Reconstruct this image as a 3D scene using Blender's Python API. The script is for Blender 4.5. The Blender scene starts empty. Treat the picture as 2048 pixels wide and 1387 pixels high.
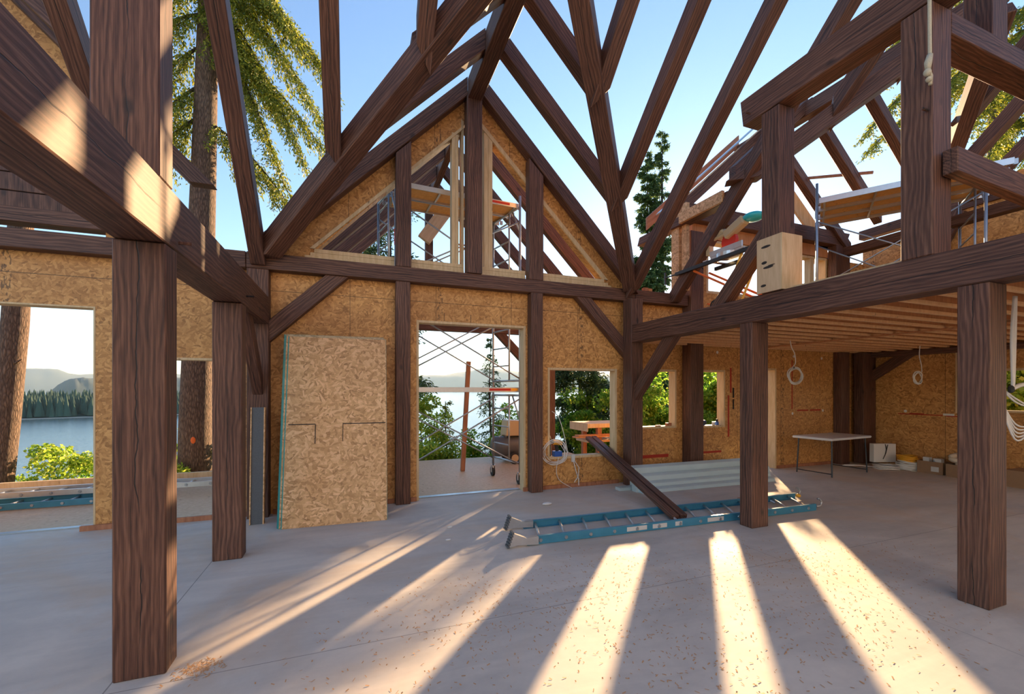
import bpy, bmesh, math, random
import numpy as np
from mathutils import Vector, Matrix, Quaternion
from math import pi, sin, cos, radians, sqrt, tan

S = bpy.context.scene
COL = S.collection
# ---------------------------------------------------------------- camera
cd = bpy.data.cameras.new('camera'); cam = bpy.data.objects.new('camera', cd); COL.objects.link(cam)
cd.sensor_width = 36; cd.sensor_fit = 'HORIZONTAL'; cd.lens = 849/2048*36; cd.shift_y = (780-693.5)/2048
cd.clip_start = .05; cd.clip_end = 12000
cam.location = (0, 0, 1.65); cam.rotation_euler = (pi/2, 0, -radians(20.53))
S.camera = cam
# ---------------------------------------------------------------- light
SUN_AZ, SUN_EL = radians(43.7), radians(15.0)
sdir = Vector((sin(SUN_AZ)*cos(SUN_EL), cos(SUN_AZ)*cos(SUN_EL), sin(SUN_EL)))
sl = bpy.data.lights.new('sun', 'SUN'); sun = bpy.data.objects.new('sun', sl); COL.objects.link(sun)
sl.energy = 9.4; sl.angle = radians(.9); sl.color = (1.0, .67, .36)
sun.rotation_euler = (-sdir).to_track_quat('-Z', 'Y').to_euler(); sun.location = sdir*60
w = bpy.data.worlds.new('world'); S.world = w; w.use_nodes = True
nt = w.node_tree; nt.nodes.clear()
sky = nt.nodes.new('ShaderNodeTexSky'); sky.sky_type = 'NISHITA'; sky.sun_disc = False
sky.sun_elevation = SUN_EL; sky.sun_rotation = SUN_AZ; sky.altitude = 600
sky.air_density = 1.0; sky.dust_density = .15; sky.ozone_density = 2.2
bg = nt.nodes.new('ShaderNodeBackground'); bg.inputs[1].default_value = .165
wo = nt.nodes.new('ShaderNodeOutputWorld'); nt.links.new(sky.outputs[0], bg.inputs[0]); nt.links.new(bg.outputs[0], wo.inputs[0])
S.view_settings.view_transform = 'Standard'; S.view_settings.look = 'None'
S.view_settings.gamma = 1; S.view_settings.use_curve_mapping = False; S.view_settings.exposure = 1.05
cy = S.cycles
cy.max_bounces = 7; cy.diffuse_bounces = 5; cy.transparent_max_bounces = 6; cy.sample_clamp_indirect = 6
cy.use_denoising = True

# ---------------------------------------------------------------- materials
class NT:
    def __init__(s, name):
        s.m = bpy.data.materials.new(name); s.m.use_nodes = True; s.t = s.m.node_tree; s.t.nodes.clear()
        s.out = s.t.nodes.new('ShaderNodeOutputMaterial'); s.b = s.n('ShaderNodeBsdfPrincipled')
        s.t.links.new(s.b.outputs[0], s.out.inputs[0])
    def n(s, typ, props=None, **ins):
        nd = s.t.nodes.new(typ)
        for k, v in (props or {}).items(): setattr(nd, k, v)
        for k, v in ins.items(): s.set(nd, k, v)
        return nd
    def set(s, nd, k, v):
        key = int(k[1:]) if k[0] == '_' and k[1:].isdigit() else k.replace('__', ' ')
        sock = nd.inputs[key]
        if isinstance(v, bpy.types.NodeSocket): s.t.links.new(v, sock)
        elif isinstance(v, bpy.types.Node): s.t.links.new(v.outputs[0], sock)
        else: sock.default_value = v
    def coord(s, scale=(1, 1, 1), rot=(0, 0, 0), src='Object', rnd=False):
        tc = s.n('ShaderNodeTexCoord'); o = tc.outputs[src]
        if rnd:
            oi = s.n('ShaderNodeObjectInfo'); mu = s.n('ShaderNodeMath', {'operation': 'MULTIPLY'}, _0=oi.outputs['Random'], _1=37.)
            o = s.n('ShaderNodeVectorMath', {'operation': 'ADD'}, _0=o, _1=mu).outputs[0]
        return s.n('ShaderNodeMapping', Vector=o, Scale=scale, Rotation=rot).outputs[0]
    def noise(s, vec, scale, detail=3, rough=.55, dist=0):
        return s.n('ShaderNodeTexNoise', Vector=vec, Scale=scale, Detail=detail, Roughness=rough, Distortion=dist).outputs['Fac']
    def ramp(s, fac, stops):
        r = s.n('ShaderNodeValToRGB', Fac=fac); e = r.color_ramp.elements
        while len(e) < len(stops): e.new(.5)
        for i, (p, c) in enumerate(stops): e[i].position = p; e[i].color = (*c, 1) if len(c) == 3 else c
        return r.outputs[0]
    def mix(s, f, a, b, mode='MIX'):
        m = s.n('ShaderNodeMix', {'data_type': 'RGBA', 'blend_type': mode})
        s.set(m, '_0', f)
        for i, v in ((6, a), (7, b)):
            if isinstance(v, tuple): v = (*v, 1) if len(v) == 3 else v
            s.set(m, '_%d' % i, v)
        return m.outputs[2]
    def math(s, op, a, b=0., c=None):
        m = s.n('ShaderNodeMath', {'operation': op}); s.set(m, '_0', a); s.set(m, '_1', b)
        if c is not None: s.set(m, '_2', c)
        return m.outputs[0]
    def bump(s, h, strength=.3, dist=.01):
        s.set(s.b, 'Normal', s.n('ShaderNodeBump', Height=h, Strength=strength, Distance=dist).outputs[0])
    def fin(s, col, rough=.7, metal=0.):
        if isinstance(col, tuple): col = (*col, 1)
        s.set(s.b, 'Base__Color', col); s.set(s.b, 'Roughness', rough); s.set(s.b, 'Metallic', metal)
        return s.m

def timber_mat(name, dark, mid, lite):
    t = NT(name)
    v = t.coord((1, 1, 1), rnd=True)
    g = t.noise(t.coord((85, 85, 2.0), rnd=True), 1.5, 6, .68, .4)
    wv = t.n('ShaderNodeTexWave', {'wave_type': 'RINGS', 'rings_direction': 'Z'}, Vector=t.coord((1, 1, .22), rnd=True),
             Scale=13., Distortion=14.0, Detail=3., **{'Detail__Scale': .45}).outputs['Fac']
    big = t.noise(t.coord((2, 2, .6), rnd=True), 1.5, 3)
    f = t.math('ADD', t.math('MULTIPLY', g, .66), t.math('MULTIPLY', wv, .13))
    f = t.math('ADD', f, t.math('MULTIPLY', big, .22))
    c = t.ramp(f, [(.33, dark), (.50, mid), (.68, lite)])
    # knots
    vo = t.n('ShaderNodeTexVoronoi', Vector=t.n('ShaderNodeVectorMath', {'operation': 'MULTIPLY_ADD'}, _0=t.n('ShaderNodeTexNoise', Vector=t.coord((9, 9, 5), rnd=True), Scale=1.).outputs['Color'], _1=(.12, .12, .12), _2=t.coord((3.2, 3.2, 1.7), rnd=True)).outputs[0], Scale=1.0, Randomness=1.).outputs['Distance']
    kn = t.n('ShaderNodeMapRange', _0=vo, _1=.045, _2=.11, _3=1., _4=0.).outputs[0]
    c = t.mix(t.math('MULTIPLY', kn, .7), c, (.008, .006, .006))
    # seasoning checks running along the length
    tc = t.n('ShaderNodeTexCoord'); sp = t.n('ShaderNodeSeparateXYZ', Vector=tc.outputs['Object'])
    wob = t.noise(t.coord((1, 1, .9), rnd=True), 2.2, 4)
    off = t.math('MULTIPLY', t.math('SUBTRACT', wob, .5), .10)
    on = t.n('ShaderNodeMapRange', _0=t.noise(t.coord((.3, .3, .7), rnd=True), 1.7, 1), _1=.40, _2=.47, _3=0., _4=1.).outputs[0]
    ck = []
    for ax in (0, 1):
        d = t.math('ABSOLUTE', t.math('SUBTRACT', sp.outputs[ax], off))
        ck.append(t.n('ShaderNodeMapRange', _0=d, _1=.0012, _2=.0042, _3=1., _4=0.).outputs[0])
    k = t.math('MULTIPLY', t.math('MAXIMUM', ck[0], ck[1]), on)
    c = t.mix(k, c, (.004, .003, .003))
    h = t.math('SUBTRACT', t.math('MULTIPLY', f, .35), t.math('ADD', k, t.math('MULTIPLY', kn, .2)))
    t.bump(h, .4, .005)
    return t.fin(c, .62)

def osb_mat(name, base=1.0, seam=True, tint=(1, 1, 1), sat=1.0):
    t = NT(name)
    tc = t.n('ShaderNodeTexCoord'); sp = t.n('ShaderNodeSeparateXYZ', Vector=tc.outputs['Object'])
    u = t.math('ADD', sp.outputs[0], sp.outputs[1])
    uv = t.n('ShaderNodeCombineXYZ', X=u, Y=sp.outputs[2]).outputs[0]
    wob = t.n('ShaderNodeTexNoise', Vector=uv, Scale=9., Detail=2.).outputs['Color']
    uvw = t.n('ShaderNodeVectorMath', {'operation': 'MULTIPLY_ADD'}, _0=wob, _1=(.05, .05, 0), _2=uv).outputs[0]
    layers = []
    for i, (ang, sx, sy) in enumerate(((.25, 12, 44), (1.25, 11, 40), (2.2, 13, 50), (2.9, 9, 34))):
        mp = t.n('ShaderNodeMapping', Vector=t.n('ShaderNodeVectorRotate', {'rotation_type': 'Z_AXIS'}, Vector=uvw, Angle=ang).outputs[0], Scale=(sx, sy, 1), Location=(i*7.3, i*3.1, 0)).outputs[0]
        vo = t.n('ShaderNodeTexVoronoi', {'voronoi_dimensions': '2D'}, Vector=mp, Scale=1.)
        layers.append(t.n('ShaderNodeSeparateColor', Color=vo.outputs['Color']).outputs[0])
    sel = t.n('ShaderNodeSeparateColor', Color=t.n('ShaderNodeTexVoronoi', {'voronoi_dimensions': '2D'}, Vector=uvw, Scale=24.).outputs['Color'])
    a = t.n('ShaderNodeMix', _0=t.math('GREATER_THAN', sel.outputs[0], .5), _2=layers[0], _3=layers[1]).outputs[0]
    b = t.n('ShaderNodeMix', _0=t.math('GREATER_THAN', sel.outputs[1], .5), _2=layers[2], _3=layers[3]).outputs[0]
    f = t.n('ShaderNodeMix', _0=t.math('GREATER_THAN', sel.outputs[2], .5), _2=a, _3=b).outputs[0]
    fine = t.noise(t.n('ShaderNodeMapping', Vector=uvw, Scale=(60, 90, 1)).outputs[0], 1., 3)
    f = t.math('ADD', t.math('MULTIPLY', f, .72), t.math('MULTIPLY', fine, .38))
    cs = lambda r, g, b_: (r*base*tint[0], g*base*tint[1], b_*base*tint[2])
    c = t.ramp(f, [(.08, cs(.13, .06, .02)), (.26, cs(.36, .20, .075)), (.60, cs(.50, .30, .125)), (.98, cs(.66, .44, .22))])
    stain = t.noise(uv, 1.1, 4)
    c = t.mix(t.n('ShaderNodeMapRange', _0=stain, _1=.35, _2=.7, _3=0., _4=.35).outputs[0], c, cs(.30, .15, .05))
    if seam:
        s1 = t.math('ABSOLUTE', t.math('SUBTRACT', t.math('FRACT', t.math('DIVIDE', t.math('ADD', u, .31), 1.22)), .5))
        d1 = t.math('LESS_THAN', s1, .0024)
        s2 = t.math('ABSOLUTE', t.math('SUBTRACT', sp.outputs[2], 2.98)); d2 = t.math('LESS_THAN', s2, .003)
        c = t.mix(t.math('MAXIMUM', d1, d2), c, (.05, .025, .01))
        # printed grade marks and dirt running up the sheet edges
        st = t.math('ABSOLUTE', t.math('SUBTRACT', t.math('FRACT', t.math('DIVIDE', t.math('ADD', u, .86), 2.44)), .5))
        band = t.math('MULTIPLY', t.math('LESS_THAN', st, .018), t.math('GREATER_THAN', t.noise(t.n('ShaderNodeMapping', Vector=uv, Scale=(40, 14, 1)).outputs[0], 1., 3), .55))
        c = t.mix(t.math('MULTIPLY', band, .7), c, (.05, .025, .015))
    t.bump(f, .25, .004)
    return t.fin(c, .55)

def lumber_mat(name, a, b, rough=.6):
    t = NT(name)
    g = t.noise(t.coord((9, 9, 1.2), rnd=True), 2.5, 4, .6, .4)
    c = t.ramp(g, [(.3, a), (.7, b)])
    vo = t.n('ShaderNodeTexVoronoi', Vector=t.coord((5, 5, 2.2), rnd=True), Scale=1.).outputs['Distance']
    c = t.mix(t.n('ShaderNodeMapRange', _0=vo, _1=.05, _2=.10, _3=.7, _4=0.).outputs[0], c, (.12, .05, .02))
    t.bump(g, .2, .003)
    return t.fin(c, rough)

def plain(name, col, rough=.5, metal=0., nz=.0, scale=20):
    t = NT(name)
    if nz:
        n_ = t.noise(t.coord((1, 1, 1), rnd=True), scale, 4)
        c = t.mix(n_, tuple(x*(1-nz) for x in col), tuple(min(1, x*(1+nz)) for x in col))
        return t.fin(c, rough, metal)
    return t.fin(col, rough, metal)

def leaf_mat(name, stops, trans=.45, rough=.5):
    t = NT(name)
    r = t.n('ShaderNodeNewGeometry').outputs['Random Per Island']
    c = t.ramp(r, stops)
    t.set(t.b, 'Base__Color', c); t.set(t.b, 'Roughness', rough)
    tr = t.n('ShaderNodeBsdfTranslucent', Color=c)
    mx = t.n('ShaderNodeMixShader', _0=trans, _1=t.b.outputs[0], _2=tr.outputs[0])
    t.t.links.new(mx.outputs[0], t.out.inputs[0])
    return t.m

def bark_mat(name, a, b):
    t = NT(name)
    v = t.coord((26, 26, 4.5), rnd=True)
    n1 = t.noise(v, 1.6, 6, .65, .5)
    vo = t.n('ShaderNodeTexVoronoi', {'feature': 'DISTANCE_TO_EDGE'}, Vector=t.coord((30, 30, 6.5), rnd=True), Scale=1.).outputs['Distance']
    f = t.math('MULTIPLY', n1, t.n('ShaderNodeMapRange', _0=vo, _1=0., _2=.3, _3=.5, _4=1.).outputs[0])
    c = t.ramp(f, [(.15, a), (.6, b)])
    t.bump(f, 1., .05)
    return t.fin(c, .9)

M = {}
M['timber'] = timber_mat('stained_timber', (.026, .009, .005), (.098, .040, .024), (.21, .102, .063))
M['osb'] = osb_mat('oriented_strand_board', 1.15, tint=(1.02, .84, .58))
M['osb_pale'] = osb_mat('pale_strand_board', 1.4, seam=False, tint=(1.0, 1.0, 1.1))
M['lumber'] = lumber_mat('fresh_lumber', (.55, .38, .19), (.72, .55, .33))
M['lumber_red'] = lumber_mat('reddish_lumber', (.28, .10, .045), (.46, .20, .10))
M['joist'] = lumber_mat('joist_wood', (.46, .19, .07), (.62, .29, .12))
M['flange'] = lumber_mat('joist_flange_wood', (.66, .37, .17), (.78, .48, .24))
M['ply'] = lumber_mat('plywood', (.52, .34, .19), (.66, .47, .29))
M['plank'] = lumber_mat('scaffold_plank_ply', (.72, .38, .10), (.85, .50, .18))
M['galv'] = plain('galvanised_steel', (.42, .44, .46), .38, .85, .15)
M['dkmetal'] = plain('dark_steel', (.06, .065, .07), .45, .7)
M['alu'] = plain('aluminium', (.62, .62, .62), .35, .8, .1)
M['black'] = plain('black_rubber', (.015, .015, .016), .7)
M['blue'] = plain('blue_fibreglass', (.045, .23, .36), .38, 0, .25, 6)
M['teal'] = plain('teal_edge', (.02, .30, .28), .6)
M['white'] = plain('white_plastic', (.74, .73, .70), .45)
M['wire'] = plain('white_cable', (.72, .70, .66), .45)
M['ltblue'] = plain('pale_blue_foam', (.50, .62, .64), .5, 0, .10, 3)
M['foamgrey'] = plain('grey_foam', (.10, .11, .12), .8, 0, .25, 60)
M['yellow'] = plain('yellow_paint', (.85, .42, .03), .4)
M['orange'] = plain('orange_paint', (.80, .15, .02), .4)
M['red'] = plain('red_paint', (.55, .03, .015), .5)
M['tool_blue'] = plain('blue_tool_case', (.02, .10, .42), .4)
M['tan'] = plain('tan_plastic', (.52, .38, .22), .45)
M['cyan'] = plain('turquoise_plastic', (.03, .50, .58), .3)
M['card'] = plain('cardboard', (.30, .18, .10), .8, 0, .1)
M['paper'] = plain('paper_label', (.60, .60, .58), .7)
M['bag'] = plain('pale_bag', (.62, .52, .40), .6, 0, .1)
M['bounce'] = plain('pale_bounce_finish', (.82, .80, .76), .7)  # invented pale finish for the unseen rear wall, reflects fill light
M['rope'] = plain('rope_fibre', (.50, .46, .34), .8, 0, .3, 150)
M['flash'] = plain('zinc_drip_edge', (.55, .60, .64), .35, .6)
M['shav'] = plain('wood_shavings', (.55, .30, .14), .8)
M['redmark'] = plain('red_marking_paint', (.42, .035, .015), .8)
M['ink'] = plain('dark_ink', (.03, .022, .018), .8)
M['tank'] = plain('grey_tank_paint', (.10, .10, .105), .4)
M['bark'] = bark_mat('fir_bark', (.035, .022, .017), (.30, .20, .14))
M['bark_dk'] = bark_mat('dark_bark', (.02, .014, .011), (.10, .07, .05))
M['needle'] = leaf_mat('fir_needles', [(0, (.06, .10, .012)), (.5, (.19, .24, .025)), (1, (.44, .42, .05))], .5)
M['needle_dk'] = leaf_mat('dark_needles', [(0, (.03, .07, .025)), (.6, (.09, .16, .05)), (1, (.20, .27, .07))], .5)
M['leaf'] = leaf_mat('maple_leaves', [(0, (.08, .22, .02)), (.6, (.26, .48, .05)), (1, (.62, .70, .10))], .65)
M['leaf_lit'] = leaf_mat('sunlit_leaves', [(0, (.14, .28, .03)), (.6, (.36, .50, .05)), (1, (.68, .68, .10))], .6)  # brighter copy of the leaves, sunlight put into the colour
M['forest'] = plain('island_conifers', (.035, .075, .05), .9, 0, .5, .06)
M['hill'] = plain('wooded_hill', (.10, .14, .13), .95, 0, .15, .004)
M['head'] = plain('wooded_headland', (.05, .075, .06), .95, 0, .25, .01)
M['soil'] = plain('forest_soil', (.10, .085, .05), .95, 0, .4, 3)
M['beach'] = plain('pale_shore', (.45, .40, .32), .9)

t = NT('concrete_floor')
v = t.coord((1, 1, 1))
f1 = t.noise(v, .9, 6, .6, .6); f2 = t.noise(v, 14, 5, .6); f3 = t.noise(t.coord((.5, 3, 1), rot=(0, 0, .5)), 1.3, 4, .6, 1.2)
c = t.ramp(t.math('ADD', t.math('MULTIPLY', f1, .6), t.math('ADD', t.math('MULTIPLY', f3, .3), t.math('MULTIPLY', f2, .1))),
           [(.32, (.43, .405, .38)), (.48, (.56, .52, .475)), (.66, (.70, .64, .57))])
dust = t.n('ShaderNodeMapRange', _0=t.noise(v, .55, 5, .65, 1.), _1=.48, _2=.66, _3=0., _4=.55).outputs[0]
c = t.mix(dust, c, (.60, .44, .30))
sp = t.n('ShaderNodeSeparateXYZ', Vector=t.n('ShaderNodeTexCoord').outputs['Object'])
ln = [t.math('LESS_THAN', t.math('ABSOLUTE', t.math('SUBTRACT', sp.outputs[a], p)), wd) for a, p, wd in ((0, -1.275, .004), (1, 2.93, .003), (0, 3.9, .002))]
c = t.mix(t.math('MULTIPLY', t.math('MAXIMUM', t.math('MAXIMUM', ln[0], ln[1]), ln[2]), .6), c, (.10, .09, .085))
t.bump(f2, .06, .01); M['concrete'] = t.fin(c, t.n('ShaderNodeMapRange', _0=f1, _1=.3, _2=.7, _3=.62, _4=.85).outputs[0]); t.set(t.b, 'Specular__IOR__Level', .3)

t = NT('lake_water')
n1 = t.noise(t.coord((.06, .25, 1)), 1., 5, .65); n2 = t.noise(t.coord((.004, .02, 1)), 1., 3)
t.bump(t.math('ADD', n1, n2), .35, 1.0)
M['water'] = t.fin((.035, .075, .115), .16)
t.set(t.b, 'Specular__IOR__Level', .55)

# ---------------------------------------------------------------- mesh helpers
def tag(o, label=None, cat=None, group=None, kind=None):
    if label: o['label'] = label
    if cat: o['category'] = cat
    if group: o['group'] = group
    if kind: o['kind'] = kind
    return o
def empty(name, loc=(0, 0, 0), rz=0., **k):
    o = bpy.data.objects.new(name, None); COL.objects.link(o); o.location = loc; o.rotation_euler = (0, 0, rz); o.empty_display_size = .1
    return tag(o, **k)
def link(name, me, mat, parent=None, smooth=False):
    if mat is not None: me.materials.append(M[mat] if isinstance(mat, str) else mat)
    if smooth: me.polygons.foreach_set('use_smooth', [True]*len(me.polygons))
    o = bpy.data.objects.new(name, me); COL.objects.link(o)
    if parent is not None: o.parent = parent
    return o
class B:
    """collects shapes, built as one mesh; origin 'o' is subtracted so the object sits at its own place"""
    def __init__(s): s.bm = bmesh.new()
    def hexa(s, c):
        v = [s.bm.verts.new(p) for p in c]
        for f in ((0, 3, 2, 1), (4, 5, 6, 7), (0, 1, 5, 4), (1, 2, 6, 5), (2, 3, 7, 6), (3, 0, 4, 7)): s.bm.faces.new([v[i] for i in f])
        return s
    def box(s, x0, x1, y0, y1, z0, z1):
        return s.hexa([(x0, y0, z0), (x1, y0, z0), (x1, y1, z0), (x0, y1, z0), (x0, y0, z1), (x1, y0, z1), (x1, y1, z1), (x0, y1, z1)])
    def beam(s, p0, p1, wd, dp, up=(0, 0, 1)):
        p0, p1 = Vector(p0), Vector(p1); a = (p1-p0).normalized(); u = Vector(up)
        if abs(a.dot(u)) > .99: u = Vector((0, 1, 0))
        sd = a.cross(u).normalized(); tt = sd.cross(a)
        c = [sd*(i*wd/2)+tt*(j*dp/2) for i, j in ((-1, -1), (1, -1), (1, 1), (-1, 1))]
        return s.hexa([p0+q for q in c]+[p1+q for q in c])
    def prism(s, pts, ext):
        e = Vector(ext); a = [s.bm.verts.new(p) for p in pts]; b = [s.bm.verts.new(Vector(p)+e) for p in pts]
        s.bm.faces.new(a[::-1]); s.bm.faces.new(b); n = len(a)
        for i in range(n): s.bm.faces.new([a[i], a[(i+1) % n], b[(i+1) % n], b[i]])
        return s
    def tube(s, pts, r, n=8, cap=True):
        pts = [Vector(p) for p in pts]; rs = r if hasattr(r, '__len__') else [r]*len(pts)
        rings = []; prev = None
        for i, p in enumerate(pts):
            a = (pts[min(i+1, len(pts)-1)]-pts[max(i-1, 0)]).normalized()
            if prev is None:
                u = Vector((0, 0, 1)) if abs(a.z) < .9 else Vector((1, 0, 0)); sd = a.cross(u).normalized()
            else:
                sd = (prev-a*prev.dot(a)).normalized()
            prev = sd; tt = a.cross(sd)
            rings.append([s.bm.verts.new(p+(sd*cos(2*pi*k/n)+tt*sin(2*pi*k/n))*rs[i]) for k in range(n)])
        for q in range(len(rings)-1):
            for k in range(n): s.bm.faces.new([rings[q][k], rings[q][(k+1) % n], rings[q+1][(k+1) % n], rings[q+1][k]])
        if cap: s.bm.faces.new(rings[0][::-1]); s.bm.faces.new(rings[-1])
        return s
    def ball(s, c, r, sc=(1, 1, 1), seg=12):
        bmesh.ops.create_uvsphere(s.bm, u_segments=seg, v_segments=seg//2+2, radius=r, matrix=Matrix.Translation(c) @ Matrix.Diagonal((*sc, 1)))
        return s
    def done(s, name, mat, parent=None, bevel=0., smooth=False, o=None, tr=None):
        bmesh.ops.recalc_face_normals(s.bm, faces=s.bm.faces)
        if bevel: bmesh.ops.bevel(s.bm, geom=s.bm.edges[:], offset=bevel, segments=1, affect='EDGES')
        if o is not None: bmesh.ops.translate(s.bm, verts=s.bm.verts, vec=-Vector(o))
        me = bpy.data.meshes.new(name); s.bm.to_mesh(me); s.bm.free()
        ob = link(name, me, mat, parent, smooth)
        if o is not None: ob.location = o
        return ob
def timber(name, label, cat, p0, p1, wd, dp, group=None, up=(0, 0, 1), n0=None, n1=None, mat='timber', parent=None, bev=.007):
    """sawn stick from p0 to p1 (centre line); local Z runs along the grain; ends cut square or on planes n0 / n1"""
    p0, p1 = Vector(p0), Vector(p1); a = (p1-p0).normalized(); u = Vector(up)
    if abs(a.dot(u)) > .99: u = Vector((0, 1, 0))
    sd = a.cross(u).normalized(); tt = sd.cross(a)
    L = (p1-p0).length
    n0 = Vector(n0) if n0 else a; n1 = Vector(n1) if n1 else a
    cs = []
    for end, (pp, nn) in enumerate(((p0, n0), (p1, n1))):
        for i, j in ((-1, -1), (1, -1), (1, 1), (-1, 1)):
            q = sd*(i*wd/2)+tt*(j*dp/2)
            cs.append(Vector((i*wd/2, j*dp/2, (0 if end == 0 else L) - q.dot(nn)/a.dot(nn))))
    b = B(); b.hexa(cs); o = b.done(name, mat, parent, bevel=bev)
    R3 = Matrix((sd, tt, a)).transposed()
    o.matrix_world = Matrix.Translation(p0) @ R3.to_4x4()
    if label: tag(o, label, cat, group)
    return o
def qmesh(name, c, d, s, mat, parent=None, taper=.35):
    """many small leaves: centres c, direction*length d, side*halfwidth s (n,3 arrays)"""
    n = len(c); v = np.empty((n, 4, 3), np.float32)
    v[:, 0] = c-s*taper; v[:, 1] = c+d*.5-s; v[:, 2] = c+d; v[:, 3] = c+d*.5+s
    me = bpy.data.meshes.new(name); me.vertices.add(4*n); me.vertices.foreach_set('co', v.ravel())
    me.loops.add(4*n); me.loops.foreach_set('vertex_index', np.arange(4*n, dtype=np.int32))
    me.polygons.add(n); me.polygons.foreach_set('loop_start', np.arange(0, 4*n, 4, dtype=np.int32))
    me.update(calc_edges=True); me.validate()
    return link(name, me, mat, parent)
def dupe(o, parent=None, loc=None, label=None, rz=None):
    c = o.copy(); COL.objects.link(c); c.parent = parent
    for ch in o.children: dupe(ch, c)
    if loc is not None: c.location = loc
    if rz is not None: c.rotation_euler = (0, 0, rz)
    if label: c['label'] = label
    return c

# ================================================================ THE SETTING
b = B(); b.box(-7, 11.5, -5.2, 6.62, -.2, 0); tag(b.done('floor', 'concrete'), kind='structure')
def wall(name, rects, y0, y1, mat='osb'):
    b = B()
    for x0, x1, z0, z1 in rects: b.box(x0, x1, y0, y1, z0, z1)
    return tag(b.done(name, mat), kind='structure')
YW, YO = 6.44, 6.60
wall('wall_back', [(-7, -4.7, 0, 3.25), (-4.7, -2.857, 2.64, 3.25), (-2.857, -2.5, 0, 3.25), (-2.5, -1.36, 2.06, 3.25), (-1.36, .888, 0, 3.25),
     (.888, 2.65, 2.70, 3.25), (2.65, 3.05, 0, 3.25), (3.05, 4.41, 0, .49), (3.05, 4.41, 2.03, 3.25), (4.41, 4.88, 0, 3.25),
     (4.88, 5.74, 0, .94), (4.88, 5.74, 2.04, 3.25), (5.74, 6.2, 0, 3.25), (6.2, 6.95, 0, .92), (6.2, 6.95, 2.05, 2.77), (6.95, 7.45, 0, 2.77),
     (7.45, 8.375, 2.11, 2.77), (8.375, 11.36, 0, 2.77), (6.2, 11.36, 2.77, 3.55), (6.0, 6.47, 3.55, 4.6), (9.95, 11.36, 3.55, 4.6)], YW, YO)
def lining(name, x0, x1, z0, z1, t=.038, y0=YW-.004, y1=YO+.01, sill=True):
    b = B(); b.box(x0, x0+t, y0, y1, z0, z1); b.box(x1-t, x1, y0, y1, z0, z1); b.box(x0+t, x1-t, y0, y1, z1-t, z1)
    if sill: b.box(x0+t, x1-t, y0, y1, z0, z0+t)
    return tag(b.done(name, 'lumber', bevel=.002), kind='structure')
lining('window_1', -2.5, -1.36, 0, 2.06, t=.03); lining('window_2', 3.05, 4.41, .49, 2.03); lining('window_3', 4.88, 5.74, .94, 2.04)
lining('window_4', 6.2, 6.95, .92, 2.05); lining('door_1', .888-.001, 2.65, 0, 2.70, t=.036, sill=False); lining('door_2', 7.45, 8.375, 0.0, 2.11, t=.038, sill=False)
lining('window_5', 6.47, 9.95, 3.55, 4.6, t=.05)
lining('door_3', -4.7, -2.857, 0, 2.64, t=.02, sill=False)
b = B()
for x0, x1 in ((-2.99, -1.30), (-1.0, .57), (.80, .887), (2.60, 2.68), (2.90, 4.43), (4.72, 6.05), (6.22, 7.44), (8.38, 10.1)): b.box(x0, x1, YW-.035, YW+.002, 0, .062)
tag(b.done('baseboard_back', 'lumber_red', bevel=.002), kind='structure')
b = B(); b.box(.89, 2.6, 6.56, 6.66, .0, .012); b.box(-4.7, -2.86, 6.58, 6.66, 0, .012); tag(b.done('trim_1', 'galv'), kind='structure')
# right wall with its window opening; unseen opening further back added for sky light
b = B()
for y0, y1, z0, z1 in ((-5.04, -4.3, 0, 5.6), (-4.3, .8, 2.5, 5.6), (.8, 2.4, 0, 5.6), (2.4, 4.79, 0, 1.24), (2.4, 4.79, 2.05, 5.6), (4.79, 6.44, 0, 5.1)): b.box(11.2, 11.36, y0, y1, z0, z1)
tag(b.done('wall_right', 'osb'), kind='structure')
b = B(); b.box(11.16, 11.37, 2.40, 2.44, 1.24, 2.05); b.box(11.16, 11.37, 4.75, 4.79, 1.2, 2.49); b.box(11.19, 11.37, 2.44, 4.75, 1.24, 1.28); b.box(11.19, 11.37, 2.44, 4.75, 2.01, 2.05)
tag(b.done('window_6', 'lumber', bevel=.002), kind='structure')
# rear wall, added unseen behind the camera: pale, bounces low sun back as fill
b = B(); b.box(-7, 11.5, -5.2, -5.04, 0, 6.8); tag(b.done('wall_rear_fill', 'bounce'), kind='structure')
# loft deck
b = B(); b.box(4.72, 11.2, .55, YW, 2.722, 2.765); tag(b.done('loft_floor', 'osb'), kind='structure')
# porch deck outside
b = B(); b.box(-7, 12, 6.66, 9.5, -.12, -.005); b.box(.2, 5.4, 9.5, 10.1, -.12, -.005); tag(b.done('porch_floor', 'ply'), kind='structure')
# gable wall above the tie
def prism_xz(pts, y0, y1, mat, name='gable_wall', **k):
    b = B(); b.prism([(x, y0, z) for x, z in pts], (0, y1-y0, 0)); return b.done(name, mat, **k)
g1 = prism_xz([(-.95, 3.46), (-.60, 3.46), (1.52, 5.66), (1.75, 5.93), (1.75, 6.40), (-1.2, 3.47)], YW+.02, YO, 'osb', 'wall_gable_left')
g2 = prism_xz([(4.55, 3.46), (4.25, 3.46), (2.0, 5.68), (1.76, 5.93), (1.76, 6.43), (4.76, 3.47)], YW+.02, YO, 'osb', 'wall_gable_right')
for g in (g1, g2): tag(g, kind='structure')
# left bay above the tie: strand board gable wall
prism_xz([(-2.77, 3.45), (-1.95, 3.45), (-1.95, 3.72), (-2.77, 3.72)], YW+.02, YO, 'osb', 'wall_left_bay', ); bpy.data.objects['wall_left_bay']['kind'] = 'structure'
tag(prism_xz([(-7, 4.75), (-2.2, 4.75), (-6.5, 9.05), (-7, 9.1)], 6.52, 6.62, 'osb', 'wall_upper_left'), kind='structure')

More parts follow.
